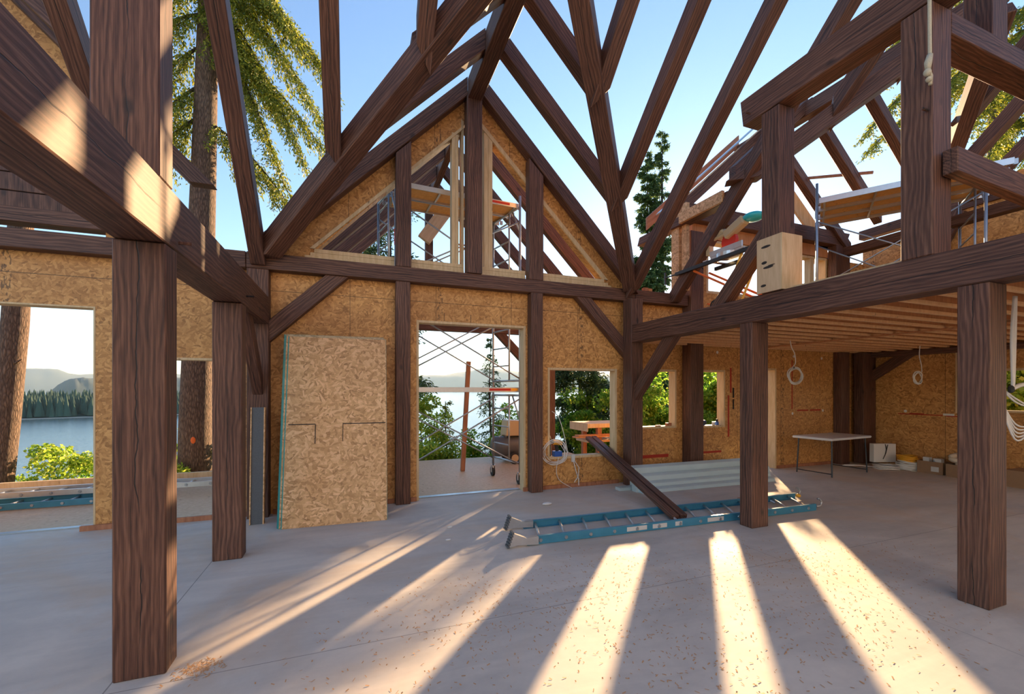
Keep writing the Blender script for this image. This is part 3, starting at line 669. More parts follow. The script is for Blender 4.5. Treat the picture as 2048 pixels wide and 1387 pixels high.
# two big trunks left; branches of the second hang over the open roof
K_ = 1.278
e = empty('fir_tree', (-6.55, 11.3, -2.2), label='thick leaning trunk at the far left of the lake view', cat='tree')
b = B(); tp = [(-.15, 0, 0), (.02, 0, 1.5), (.16, 0, 3.2), (.30, 0, 5.2), (.42, 0, 8)]
for q in range(1): b.tube(tp, [.24, .205, .20, .195, .17], 20)
b.tube([(.33, -.12, 4.35), (.50, -.2, 4.45)], [.03, .012], 6); b.done('trunk', 'bark', e, smooth=True)
e = empty('fir_tree', (-3.36, 11.5, -2.4), label='tall straight trunk rising past the left corner post, drooping sunlit branches', cat='tree')
b = B(); b.tube([(0, 0, 0), (0.02, 0, 3), (.08, 0, 5.4), (.18, 0, 9), (.26, 0, 12.4), (.32, 0, 16)], [.34, .315, .285, .24, .20, .15], 20); b.done('trunk', 'bark', e, smooth=True)
b = B(); b.ball((.05, -.29, 2.95), .07, (1, .4, 1.5)); b.done('resin_scar', 'orange', e)
rng = np.random.default_rng(11)
C_, D__, S_ = [], [], []; lb = B()
base = np.array((-3.36, 11.5, -2.4))
lim = [((.25, 0, 13.6), (2.9, -.3, 10.1)), ((.24, 0, 13.2), (2.35, -.5, 9.2)), ((.22, 0, 12.5), (1.9, -.6, 8.7)), ((.2, 0, 12.2), (2.75, -.2, 9.8)), ((.25, .1, 14.2), (3.0, .1, 11.6)),
       ((.24, 0, 14.5), (2.2, -.8, 12.0)), ((.22, .1, 13.2), (1.7, .2, 10.6)), ((.22, 0, 12.6), (-1.0, -.4, 11.2)), ((.2, 0, 11.9), (-1.2, .1, 10.0)), ((.18, 0, 11.0), (-1.15, -.3, 8.8)),
       ((.24, 0, 13.8), (-1.6, -.5, 12.6)), ((.17, 0, 10.3), (-1.3, .1, 8.3)), ((.25, 0, 14.4), (1.0, -.6, 12.6)), ((.2, 0, 12.9), (.9, -.5, 11.6)), ((.17, 0, 10.2), (2.25, -.5, 7.9)), ((.2, 0, 13.6), (2.7, .2, 12.2)), ((.25, 0, 14.8), (-2.2, .2, 13.0)), ((.1, 0, 7.0), (.3, -.1, 6.9)), ((.22, 0, 13.2), (-.6, -.6, 12.2))]
for i, (p, q) in enumerate(lim):
    q_ = limb(p, q, .25, 9); lb.tube([tuple(v_) for v_ in q_], [.035*(1-g)+.006 for g in np.linspace(0, 1, 9)], 5, cap=False)
    P_, DD, ln = limb_twigs(q_, .95, .10, .7)
    for a_, c_ in ln[::2]: lb.tube([tuple(a_), tuple(c_)], [.006, .003], 3, cap=False)
    c, d, s = spray(P_, DD, 6, .10, .015, .05, .35); C_.append(c); D__.append(d); S_.append(s)
lb.done('branches', 'bark_dk', e); qmesh('foliage', np.concatenate(C_), np.concatenate(D__), np.concatenate(S_), 'needle', e)

conifer('fir_tree', 'tall thin fir beyond the roof, left of the backlit pair', 39.4, 50, -14, 49.5, .50, .15, 4.6, 150, group=None, r_seed=3, nper=4, tuft=(.5, .075), step=.42, shape=.5)
conifer('fir_tree', 'tall fir with a bare stem showing, right of the backlit pair', 42.0, 50, -14, 53.5, .62, .15, 3.9, 115, group=None, r_seed=4, nper=3, tuft=(.5, .075), step=.42, shape=.5)
conifer('pine_tree', 'spindly pine standing in the middle of the doorway view', 4.45, 14, -3.5, 6.95, .07, .30, 1.05, 34, r_seed=5, nper=4, tuft=(.11, .018), step=.12)
conifer('young_fir', 'young fir top left of the red prop in the doorway view', 2.75, 13.2, -3.6, 4.9, .05, .2, .95, 34, r_seed=6, nper=4, tuft=(.09, .016), step=.11, mat='needle')
conifer('pine_tree', 'pine with long limbs seen through the first square window', 7.45, 13.1, -4, 9.5, .15, .35, 1.7, 56, shape=.4, r_seed=8, nper=7, tuft=(.13, .022), step=.12)
conifer('pine_tree', 'pine branches reaching in at the upper left of the doorway view', .95, 12.4, -3, 10.6, .14, .42, 1.6, 44, shape=.5, r_seed=9, nper=5, tuft=(.12, .018), step=.12)
conifer('young_fir', 'slim fir hidden mostly behind the post at the loft girder end', 9.75, 13.1, -4, 9.3, .10, .3, .8, 60, shape=.35, r_seed=12, nper=6, tuft=(.12, .022), step=.11)
rng = np.random.default_rng(21)
def hanging(name, label, base, trunk_h, limbs, mat='needle', tw=.7, t_=(.12, .018)):
    global rng
    e = empty(name, base, label=label, cat='tree'); b = B(); b.tube([(0, 0, 0), (.1, 0, trunk_h*.5), (.2, .1, trunk_h)], [.38, .3, .12], 14); b.done('trunk', 'bark', e, smooth=True)
    C_, D__, S_ = [], [], []; lb = B(); bb = np.array(base)
    for p, q in limbs:
        q_ = limb(np.array(p)-bb, np.array(q)-bb, .2, 9); lb.tube([tuple(v_) for v_ in q_], [.045*(1-g)+.008 for g in np.linspace(0, 1, 9)], 5, cap=False)
        P_, DD, ln = limb_twigs(q_, tw, .14, .6)
        c, d, s = spray(P_, DD, 5, t_[0], t_[1], .04, .35); C_.append(c); D__.append(d); S_.append(s)
    lb.done('branches', 'bark_dk', e); qmesh('foliage', np.concatenate(C_), np.concatenate(D__), np.concatenate(S_), mat, e)
hanging('fir_tree', 'fir reaching over the right side of the roof from outside', (22.5, 8.5, -2.5), 22,
        [((22.5, 8.5, 14.5), (15.6, 9.0, 9.9)), ((22.5, 8.5, 13.2), (15.4, 8.8, 9.2)), ((22.5, 8.5, 15.8), (16.2, 8.8, 11.6)), ((22.5, 8.5, 16.8), (17.0, 9.0, 13.2)), ((22.5, 8.4, 12.5), (17.5, 7.3, 9.4)),
         ((22.5, 8.4, 13.5), (17.0, 6.5, 9.9)), ((22.5, 8.4, 11.6), (17.6, 6.8, 8.4)), ((22.5, 8.3, 12.8), (17.3, 5.7, 9.2)), ((22.5, 8.3, 14.3), (17.8, 5.5, 11.0)), ((22.5, 8.3, 10.6), (18.0, 6.0, 7.6)),
         ((22.5, 8.2, 11.3), (17.8, 4.9, 7.9)), ((22.5, 8.2, 15.0), (17.3, 7.2, 12.2)), ((22.5, 8.2, 12.0), (18.2, 4.4, 8.7)), ((22.5, 8.5, 13.8), (16.9, 7.8, 10.6)), ((22.5, 8.5, 14.8), (18.1, 5.0, 12.4))], tw=.85)
# leafy growth below the deck
k = 0
for nm, lb, x, y, z0, h, r, n, ls, mt in (
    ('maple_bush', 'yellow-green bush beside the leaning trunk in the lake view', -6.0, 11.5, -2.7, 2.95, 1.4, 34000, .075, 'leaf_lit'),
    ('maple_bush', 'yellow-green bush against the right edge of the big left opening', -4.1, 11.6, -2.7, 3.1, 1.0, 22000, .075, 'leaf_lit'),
    ('maple_bush', 'low bush between the two bright ones in the lake view', -5.0, 12.4, -3.0, 2.9, 1.1, 15000, .08, 'leaf'),
    ('maple_bush', 'green bush at the foot of the tall straight trunk', -2.9, 12.4, -3.2, 3.9, 1.0, 12000, .09, 'leaf'),
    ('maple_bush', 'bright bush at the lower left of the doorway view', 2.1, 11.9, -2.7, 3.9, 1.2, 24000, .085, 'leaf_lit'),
    ('maple_bush', 'green bush right of the red prop in the doorway view', 4.0, 12.2, -2.8, 3.6, 1.0, 18000, .08, 'leaf'),
    ('maple_bush', 'dark green bush behind the compressor', 5.2, 12.9, -3.1, 4.6, 1.2, 18000, .08, 'leaf'),
    ('maple_tree', 'leafy green tree filling the first square window', 7.3, 11.4, -2.8, 4.75, 1.5, 30000, .095, 'leaf'),
    ('maple_tree', 'leafy tree filling the second small window', 10.5, 12.2, -2.8, 5.15, 1.6, 26000, .10, 'leaf'),
    ('maple_tree', 'dense leafy tree filling the third small window', 12.9, 12.2, -2.8, 5.3, 1.7, 32000, .11, 'leaf'),
    ('maple_tree', 'leafy tree behind the narrow doorway', 16.4, 12.8, -2.8, 5.3, 1.7, 15000, .11, 'leaf'),
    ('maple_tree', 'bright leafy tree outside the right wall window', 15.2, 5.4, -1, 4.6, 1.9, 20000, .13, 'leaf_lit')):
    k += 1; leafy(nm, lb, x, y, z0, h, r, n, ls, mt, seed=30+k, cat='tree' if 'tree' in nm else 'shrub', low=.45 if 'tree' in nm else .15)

# ================================================================ THINGS ON THE FLOOR
# ladder lying in front
def ladder(name, label, a0, a1, b0, b1, nr, mat='blue', hh=.09, feet=True, grp=None, z=0.):
    """rails a0->a1 and b0->b1 (floor points), nr rungs"""
    e = empty(name, (a0[0], a0[1], z), label=label, cat='ladder', group=grp); o = Vector((a0[0], a0[1], 0))
    A0, A1, B0, B1 = [Vector((*p, 0))-o for p in (a0, a1, b0, b1)]
    for P, Q, sg in ((A0, A1, 1), (B0, B1, -1)):
        d = (Q-P).normalized(); nn = Vector((-d.y, d.x, 0))*sg; b = B()
        b.beam(P+Vector((0, 0, hh/2+.004)), Q+Vector((0, 0, hh/2+.004)), .006, hh)
        for zz in (.008, hh): b.beam(P+nn*.014+Vector((0, 0, zz)), Q+nn*.014+Vector((0, 0, zz)), .032, .006)
        r = b.done('rail', mat, e, bevel=.001)
        for i in range(nr):
            f = (i+.5)/nr; p = P.lerp(Q, f)+Vector((0, 0, hh*.52)); n_pl = B()
            n_pl.tube([p-nn*.006, p+nn*(-.014)], [.022, .018], 10); n_pl.done('rung_plate', 'galv', r)
    for i in range(nr):
        f = (i+.5)/nr; b = B(); b.tube([A0.lerp(A1, f)+Vector((0, 0, hh*.52)), B0.lerp(B1, f)+Vector((0, 0, hh*.52))], .015, 10); b.done('rung', 'alu', e, smooth=True)
    if feet:
        for P, Q in ((A0, A1), (B0, B1)):
            d = (P-Q).normalized(); b = B(); nn = Vector((-d.y, d.x, 0))
            pts = [P-d*.12+Vector((0, 0, .094)), P+d*.02+Vector((0, 0, .094)), P+d*.17+Vector((0, 0, .16)), P+d*.215+Vector((0, 0, .012)), P+d*.12+Vector((0, 0, .03)), P-d*.12+Vector((0, 0, .012))]
            b.prism([p-nn*.03 for p in pts], nn*.06); ft = b.done('foot', 'alu', e)
            b = B(); pd = [P+d*.165+Vector((0, 0, .175)), P+d*.225+Vector((0, 0, .01))]
            for q in range(6):
                pp = pd[0].lerp(pd[1], (q+.5)/6); b.beam(pp-nn*.045, pp+nn*.045, .022, .022)
            b.done('tread_pad', 'foamgrey', ft)
    return e
ld = ladder('ladder', 'blue fibreglass extension ladder lying across the concrete floor', (1.73, 4.16), (5.95, 3.99), (1.90, 4.70), (6.30, 4.54), 14)
for x, y in ((5.96, 3.99), (6.31, 4.54)):
    b = B(); q = Vector((x-1.73, y-4.16, .06)); b.tube([q, q+Vector((.07, 0, .0)), q+Vector((.10, 0, .05)), q+Vector((.06, .01, .10)), q+Vector((.02, 0, .10))], .013, 8); b.done('hook', 'galv', ld, smooth=True)
b = B(); b.ball((6.20-1.73, 4.42-4.16, .085), .035, (1, 1, .8)); b.done('pulley', 'yellow', ld, smooth=True)
for x0, x1 in ((2.95, 3.22), (3.30, 3.50), (3.62, 3.72), (4.10, 4.35)):
    y = 4.16-.0403*(x0-1.73); b = B(); b.prism([(x0-1.73, y-4.16-.0045, .025), (x1-1.73, y-4.16-.0045-.0403*(x1-x0), .025), (x1-1.73, y-4.16-.0045-.0403*(x1-x0), .075), (x0-1.73, y-4.16-.0045, .075)], (0, .001, 0)); b.done('sticker', 'paper', ld)
b = B(); b.tube([(3.55, .50, .06), (3.68, .50, .055)], .02, 8); b.done('rung_lock', 'lumber_red', ld)
b = B(); b.tube([(3.95, .30, .05), (3.97, .24, .03)], .016, 8); b.done('rope_cleat', 'galv', ld)
# dark plank pair leaning out of the window
for i, (dx, dz, lb) in enumerate(((0, .035, 'left of two dark planks sloping from the ladder up to the window sill'), (.13, .035, 'right of two dark planks sloping from the ladder up to the window sill'))):
    timber('dark_plank', lb, 'plank', (3.80+dx, 4.28, dz+.012), (4.24+dx, 7.15, .735), .10, .065, 'dark planks leaning into the window')
# pale blue foam stack
e = empty('foam_stack', (4.2, 5.6, 0), rz=radians(-1.5), label='long stack of pale blue sheets on the floor beside the wall', cat='stack of sheets')
def prof(name, pts, L, x0=0., mat='ltblue'):
    b = B(); b.prism([(x0, y, z) for y, z in pts], (L, 0, 0)); b.done(name, mat, e, bevel=.004)
prof('sheet', [(.0, 0), (.02, .05), (.10, .075), (.12, .06), (.12, 0)], 2.85, .12)
prof('sheet', [(.10, .0), (.13, .12), (.20, .15), (.24, .13), (.24, 0)], 2.9, .08)
prof('sheet', [(.20, .0), (.24, .22), (.30, .255), (.34, .24), (.34, .0)], 2.95, .15)
prof('sheet', [(.32, .0), (.36, .34), (.45, .375), (.50, .35), (.50, .0)], 2.95, .22)
prof('sheet', [(.28, .0), (.28, .05), (.42, .05), (.42, 0)], .5, -.12)
# leaning sheets
def sheet(label, x, y0, w_, h, lean, mat='osb_pale', edge='teal', z=.0, grp='strand board sheets leaning on the wall'):
    a = math.asin(lean/h); e = bpy.data.objects.new('board_sheet', None); COL.objects.link(e); e.location = (x, y0, z+.002); e.rotation_euler = (-a, 0, radians(-2.2)); e.empty_display_size = .1
    tag(e, label, 'board', grp)
    b = B(); b.box(.003, w_-.003, 0, .011, 0, h); b.done('face', mat, e)
    b = B(); b.box(-.008, .0025, -.0005, .0115, 0, h); b.box(w_-.0025, w_, 0, .011, 0, h); b.box(0, w_, 0, .011, h, h+.003); b.done('edge', edge, e)
    return e
sf = sheet('front strand board sheet leaning on the wall, dark line across its middle', -.795, 5.665, 1.205, 2.40, .50)
b = B(); b.box(.03, .34, -.0015, -.0002, 1.24, 1.252); b.box(.66, 1.19, -.0015, -.0002, 1.24, 1.252); b.box(.335, .345, -.0015, -.0002, 1.0, 1.24); b.box(.66, .668, -.0015, -.0002, 1.02, 1.24); b.done('pencil_line', 'ink', sf)
sheet('middle strand board sheet, its blue-green edge showing at left', -.83, 5.695, 1.215, 2.41, .485)
sheet('rear strand board sheet of the leaning three, edge showing at right', -.845, 5.725, 1.225, 2.42, .47)
# foam strip
e = bpy.data.objects.new('insulation_strip', None); COL.objects.link(e); e.location = (-1.19, 5.98, 0); e.rotation_euler = (radians(-3.5), 0, 0); tag(e, 'narrow grey foam panel offcut standing against the corner post', 'panel')
b = B(); b.box(.012, .145, .012, .02, .0, 1.44); b.done('foam', 'foamgrey', e); b = B(); b.box(0, .012, 0, .08, 0, 1.44); b.done('facing', 'osb_pale', e); b = B(); b.box(.145, .157, 0, .08, 0, 1.44); b.done('facing', 'osb_pale', e)
# folding table
e = empty('folding_table', (9.05, 5.76, 0), rz=radians(5), label='white folding table standing near the far right corner', cat='table')
b = B(); b.box(-.70, .70, -.36, .36, .695, .74); b.done('table_top', 'white', e, bevel=.012)
for sx in (-1, 1):
    for sy in (-1, 1): b = B(); b.tube([(sx*.58, sy*.30, .695), (sx*.61, sy*.32, .0)], .013, 8); b.done('leg', 'dkmetal', e)
    b = B(); b.tube([(sx*.607, -.318, .06), (sx*.607, .318, .06)], .01, 8); b.done('crossbar', 'dkmetal', e)
# boxes by the right wall
def cbox(label, x, y, sx, sy, h, rz=0, open_=True, mat='card', lab=True):
    e = empty('cardboard_box', (x, y, 0), rz=rz, label=label, cat='box'); b = B(); tq = .008
    for r_ in ((-sx/2, sx/2, -sy/2, -sy/2+tq), (-sx/2, sx/2, sy/2-tq, sy/2), (-sx/2, -sx/2+tq, -sy/2+tq, sy/2-tq), (sx/2-tq, sx/2, -sy/2+tq, sy/2-tq)): b.box(*r_, .001, h)
    b.box(-sx/2+tq, sx/2-tq, -sy/2+tq, sy/2-tq, .001, .01)
    if not open_: b.box(-sx/2, sx/2, -sy/2, sy/2, h, h+tq)
    b.done('carton', mat, e)
    if lab: b = B(); b.box(-sx/2-.001, -sx/2, -sy*.35, -sy*.05, h*.2, h*.6); b.done('shipping_label', 'paper', e)
    return e
cbox('open cardboard box of small cartons, left of the box of pale bags', 10.86, 4.98, .30, .40, .24)
cbox('cardboard box heaped with pale bags beside the right wall', 10.84, 4.50, .38, .42, .24)
for i in range(11):
    q = random.Random(i); x = 10.84+q.uniform(-.13, .13); y = 4.52+q.uniform(-.15, .15); b = B(); b.ball((0, 0, 0), .075, (1.2, .85, .65))
    o = b.done('bag', 'bag', smooth=True); o.location = (x, y, .235+.07*(i % 3)+.01); o.rotation_euler = (q.uniform(-.5, .5), q.uniform(-.4, .4), q.uniform(0, 3)); tag(o, 'pale plump bag in the heap on the cardboard box', 'bag', 'bags in the cardboard box')
for i, (dx, dy, h) in enumerate(((-.05, .08, .30), (.06, -.03, .28), (-.06, -.11, .29))):
    b = B(); b.box(-.055, .055, -.05, .05, 0, h); o = b.done('carton', 'paper', bevel=.003); o.location = (10.86+dx, 4.98+dy, .012); tag(o, 'small white carton inside the open cardboard box', 'carton', 'cartons in the open box')
cbox('large brown cardboard box at the right edge of the floor', 10.75, 3.62, .5, .5, .28, open_=False, lab=False)
b = B(); b.prism([(10.42, 3.92, 0), (10.55, 3.92, 0), (10.55, 3.92, .34), (10.46, 3.92, .36)], (0, .10, 0)); tag(b.done('tool_bag', 'black', bevel=.015), 'black tool bag beside the large brown cardboard box', 'bag')
e = empty('panel_box', (10.75, 5.80, 0), rz=radians(-20), label='white metal box with dark cable loops, on the floor by the black corner post', cat='electrical box')
b = B(); b.box(-.24, .24, -.06, .06, .10, .50); b.done('shell', 'white', e, bevel=.006)
b = B(); b.tube([(0, -.065, .49), (.02, -.07, .38), (-.01, -.07, .25), (-.05, -.068, .17), (.01, -.07, .30), (.05, -.07, .48)], .007, 6); b.done('cable_loop', 'black', e)
def coil(name, label, c, r, tube, n, mat, cat='cable coil', axis='z', grp=None, sq=1., jit=.012, sd=1):
    q = random.Random(sd); b = B()
    for i in range(n):
        ph = q.uniform(0, 6); rr = r*q.uniform(.88, 1.08); ox, oy = q.uniform(-jit, jit)*2, q.uniform(-jit, jit)*2; pts = []
        for k in range(25):
            a = 2*pi*k/24; u, v = cos(a)*rr+ox, sin(a)*rr*sq+oy; wv = jit*sin(2*a+ph)+i*tube*(1.1 if axis == 'z' else .2)
            pts.append((u, v, wv) if axis == 'z' else ((u, wv, v) if axis == 'y' else (wv, u, v)))
        b.tube(pts, tube, 6, cap=False)
    o = b.done(name, mat, smooth=True); o.location = c; return tag(o, label, cat, grp)
coil('cable_coil', 'white cable coil lying under the white metal box', (10.52, 5.62, .012), .20, .009, 7, 'wire', sd=2)
coil('cable_coil', 'yellow cable coil heaped on the floor near the right wall', (10.80, 5.38, .19), .15, .011, 9, 'yellow', sd=3)
coil('cable_coil', 'white cable coil under the yellow one', (10.78, 5.38, .012), .17, .011, 15, 'wire', sd=4)
b = B()
for i in range(5):
    q = random.Random(i+5); b.tube([(9.9+q.uniform(-.1, .1), 6.05, .01+.01*i), (10.1, 5.92+q.uniform(-.05, .05), .05), (10.35, 5.75+q.uniform(-.06, .06), .03), (10.6+q.uniform(0, .2), 5.62, .02)], .007, 6)
tag(b.done('loose_cable', 'wire', smooth=True), 'loose white cables trailing on the floor behind the folding table', 'cable')
# hanging cables
def cable(label, pts, r=.008, mat='wire', name='hanging_cable', par=None, **k):
    P = [Vector(p) for p in pts]; out = []
    for i in range(len(P)-1):
        a, b_, c, d = P[max(i-1, 0)], P[i], P[i+1], P[min(i+2, len(P)-1)]
        for s_ in range(6):
            t_ = s_/6; out.append(.5*((2*b_)+(c-a)*t_+(2*a-5*b_+4*c-d)*t_*t_+(3*b_-a-3*c+d)*t_**3))
    out.append(P[-1]); bb = B(); bb.tube(out, r, 6); o = bb.done(name, mat, par, smooth=True)
    return tag(o, label, 'cable', **k) if label else o
e = empty('hanging_coil', (7.25, 5.145, 2.5), label='white cable coil hanging from the loft joists over the folding table', cat='cable coil')
cable(None, [(-.23, 0, 0), (-.19, 0, -.12), (-.12, 0, -.22), (-.10, 0, -.38), (-.17, 0, -.45)], .008, par=e, name='drop_cable')
o = coil('loops', None, (-.10, 0, -.60), .165, .008, 5, 'wire', cat=None, axis='y', sq=.8, sd=6); o.parent = e
for k_ in ('label', 'category'):
    if k_ in o: del o[k_]
b = B(); b.ball((-.15, 0, -.46), .018); b.done('cable_tie', 'black', e)
e = empty('hanging_coil', (9.9, 4.85, 2.5), label='small cable coil hanging beside the left edge of the big brown post', cat='cable coil')
cable(None, [(.22, 0, 0), (.20, 0, -.2), (.26, 0, -.36), (.28, 0, -.5)], .008, par=e, name='drop_cable')
o = coil('loops', None, (.18, 0, -.60), .13, .009, 4, 'wire', cat=None, axis='y', sq=.9, sd=7); o.parent = e
e = empty('cable_bundle', (5.62, 2.0, 2.5), label='thick white cable bundle hanging from the joists right of the big brown post', cat='cable bundle')
for i, dx in enumerate((-.05, -.02, .0)):
    cable(None, [(.0+dx*.5, 0, 0), (dx-.01, 0, -.25), (dx-.02, 0, -.45), (-.04+dx*.3, 0, -.78), (-.07, 0, -.83)], .012, par=e, name='strand')
b = B(); b.ball((-.08, 0, -.84), .035, (1, .6, 1)); b.done('cable_tie', 'black', e)
for i in range(7):
    z = -.86-.03*i if i < 2 else -1.02-.035*i
    cable(None, [(-.16, .05, -.80-.1*(i > 1)), (-.02, .0, z-.06), (.22, -.02, z-.13+.02*i), (.55, 0, z-.06), (.8, .02, z+.05)], .0075, par=e, name='strand')
cable(None, [(-.08, 0, -.84), (.1, 0, -.80), (.4, 0, -.79), (.8, 0, -.83)], .02, par=e, name='strand')
# rope
e = empty('hanging_rope', (4.36, 2.03, 4.85), label='pale rope with a frayed knotted end hanging before the rope post', cat='rope')
cable(None, [(-.01, 0, .9), (0, 0, .4), (.005, 0, -.2), (.01, 0, -.50)], .014, 'rope', par=e, name='line')
b = B(); b.tube([(.01, 0, -.49), (-.015, 0, -.56), (-.02, 0, -.62)], [.02, .026, .018], 8); b.ball((-.025, 0, -.64), .026, (1, 1, 1.2)); b.ball((-.005, 0, -.69), .022); b.tube([(-.02, 0, -.60), (.02, 0, -.66), (.015, 0, -.73)], [.012, .016, .014], 6); b.done('knot', 'rope', e, smooth=True)

# ---------------------------------------------------------------- small things at the windows
def small(name, label, cat, parts, loc, rz=0, grp=None):
    e = empty(name, loc, rz=rz, label=label, cat=cat, group=grp)
    for pn, mt, fn in parts: b = B(); fn(b); b.done(pn, mt, e, bevel=0)
    return e
small('cordless_drill', 'yellow and blue cordless tool standing in the first square window', 'power tool', [
    ('battery', 'tool_blue', lambda b: b.box(-.05, .09, -.05, .05, 0, .09)), ('handle', 'black', lambda b: b.beam((.02, 0, .09), (.0, 0, .20), .035, .05)),
    ('body', 'yellow', lambda b: b.tube([(-.05, 0, .24), (.10, 0, .22)], [.045, .04], 10)), ('chuck', 'dkmetal', lambda b: b.tube([(-.05, 0, .24), (-.12, 0, .25)], [.03, .015], 8))], (3.24, 6.51, .528))
small('water_bottle', 'dark bottle with an orange cap behind the cordless tool', 'bottle', [('body', 'black', lambda b: b.tube([(0, 0, 0), (0, 0, .30), (0, 0, .36)], [.04, .04, .02], 10)), ('cap', 'orange', lambda b: b.tube([(0, 0, .36), (0, 0, .40)], .022, 8))], (3.12, 6.55, .93-.402))
small('tape_measure', 'blue tool case on the sill of the third small window', 'tool', [('case', 'tool_blue', lambda b: b.tube([(0, 0, .055), (.12, 0, .055)], .055, 12)), ('clip', 'dkmetal', lambda b: b.box(.02, .10, -.065, -.055, .03, .08))], (6.36, 6.50, .958))
small('spray_can', 'small dark can at the right of the third small window sill', 'can', [('body', 'tool_blue', lambda b: b.tube([(0, 0, 0), (0, 0, .07)], .035, 12)), ('cap', 'black', lambda b: b.tube([(0, 0, .07), (0, 0, .12)], .02, 8))], (6.80, 6.50, .958))
small('can', 'second small can beside the dark one on the third window sill', 'can', [('body', 'paper', lambda b: b.tube([(0, 0, 0), (0, 0, .06)], .03, 12)), ('lid', 'dkmetal', lambda b: b.tube([(0, 0, .06), (0, 0, .07)], .03, 12))], (6.70, 6.49, .958))
small('wood_block', 'small dark block at the right of the second window sill', 'block', [('body', 'lumber_red', lambda b: b.box(-.05, .05, -.03, .03, 0, .055)), ('nail', 'dkmetal', lambda b: b.tube([(0, 0, .05), (0.02, 0, .09)], .004, 6))], (5.60, 6.50, .978))
small('wood_block', 'tiny offcut lying in the middle of the second window sill', 'block', [('body', 'lumber_red', lambda b: b.box(-.05, .05, -.02, .02, 0, .02)), ('end', 'lumber', lambda b: b.box(.05, .055, -.02, .02, 0, .02))], (5.35, 6.49, .978))
small('wood_block', 'pair of small offcuts lying on the tie beam by the right valley foot', 'block', [('piece', 'lumber_red', lambda b: b.box(-.06, .02, -.04, .04, 0, .06)), ('piece', 'joist', lambda b: b.box(.03, .11, -.04, .04, 0, .05))], (4.95, 6.33, 3.432))
e = empty('wire_tangle', (3.10, 6.38, .8), label='tangled white wires looping at the left edge of the first square window', cat='wires')
for i in range(5):
    q = random.Random(50+i); r_ = q.uniform(.16, .24)
    cable(None, [(.05+r_*cos(a)+q.uniform(-.02, .02), 0.01*sin(a*2), -.18+r_*.9*sin(a)) for a in [k_*pi/4 for k_ in range(9)]], .005, par=e, name='loop')
cable(None, [(.0, 0, .50), (.12, 0, .40), (.22, 0, .12), (.30, .0, -.22)], .005, par=e, name='loop')
cable(None, [(.12, 0, -.28), (.08, 0, -.5), (.14, -.02, -.66), (.35, -.05, -.79)], .005, par=e, name='loop')
small('outlet_box', 'small outlet box with two dangling wires below the first square window', 'outlet', [('box', 'paper', lambda b: b.box(-.03, .03, 0, .03, .30, .42)), ('wire', 'wire', lambda b: b.tube([(0, 0, .32), (.04, -.01, .15), (.09, -.02, .0), (.085, -.03, -.1)], .007, 6)), ('wire', 'wire', lambda b: b.tube([(.01, 0, .33), (.10, -.01, .2), (.08, -.02, .05), (.0, -.03, -.04)], .006, 6))], (3.52, 6.41, .13))
for i, (p, lb, s_) in enumerate((((2.62, 5.55, 0), 'white scrap on the concrete near the right doorway post', .06), ((1.09, 5.04, 0), 'white crumb on the concrete in front of the doorway', .025), ((.98, 4.62, 0), 'second white crumb nearer the camera', .025))):
    b = B(); b.ball((0, 0, s_*.3), s_, (1.3, .7, .35), 8); o = b.done('scrap', 'white'); o.location = p; tag(o, lb, 'scrap')
# red layout paint and ink printed on the walls (marks on the wall surface)
wb = bpy.data.objects['wall_back']; wr = bpy.data.objects['wall_right']; b = B()
for x0, x1, z0, z1 in ((4.95, 5.55, .40, .46), (6.25, 6.85, .42, .46), (7.02, 7.06, .72, 1.55), (7.08, 7.12, 1.6, 2.1), (8.83, 8.86, 1.25, 2.3), (9.0, 9.35, 1.20, 1.23), (9.4, 9.75, 1.20, 1.23)): b.box(x0, x1, YW-.0012, YW-.0002, z0, z1)
b.done('paint_marks', 'redmark', wb)
b = B()
for y0, y1, z0, z1 in ((5.0, 5.75, 1.13, 1.15), (5.3, 5.55, 1.14, 1.165), (4.7, 4.95, 1.12, 1.14)): b.box(11.198, 11.1995, y0, y1, z0, z1)
b.done('paint_marks', 'redmark', wr)
b = B()
for x, z in ((8.9, 2.38), (9.78, 2.36), (8.86, 1.15), (9.82, 1.20), (9.80, .55), (6.75, 2.4), (7.9, 2.4)): b.ball((x, YW, z), .03, (1, .15, 1), 8)
b.done('screw_caps', 'wire', wb)
b = B(); b.ball((11.2, 5.62, 1.2), .03, (.15, 1, 1), 8); b.box(11.17, 11.2, 4.82, 4.98, 1.14, 1.18); b.done('screw_caps', 'wire', wr)
b = B()
for x in (1.30, 1.72, 2.22): b.box(x, x+.008, YW-.0012, YW-.0002, 2.71, 2.83)
for z in (1.65, 1.42): b.box(7.15, 7.17, YW-.02, YW-.0002, z-.15, z+.05)
b.done('ink_marks', 'ink', wb)

# ================================================================ OUTSIDE ON THE PORCH
TR = .021
def frame(par, p, q, z0, z1, lev, ladder_f=.38):
    """scaffold end frame between posts p and q (xy)"""
    P, Q = Vector((*p, 0)), Vector((*q, 0)); Zv = lambda z: Vector((0, 0, z))
    for a in (P, Q): b = B(); b.tube([a+Zv(z0), a+Zv(z1)], TR, 10); b.done('post', 'galv', par, smooth=True)
    m = P.lerp(Q, ladder_f)
    for za, zb in lev:
        b = B(); b.tube([P+Zv(zb-.06), Q+Zv(zb-.06)], TR*.9, 8); b.tube([P+Zv(za+.12), Q+Zv(za+.12)], TR*.9, 8); b.tube([m+Zv(za+.12), m+Zv(zb-.06)], TR*.8, 8)
        k = za+.4
        while k < zb-.15: b.tube([Q+Zv(k), m+Zv(k)], TR*.7, 6); k += .33
        b.tube([P+Zv(zb-.5), P.lerp(m, .7)+Zv(zb-.06)], TR*.7, 6)
        b.done('ladder_rail', 'galv', par, smooth=True)
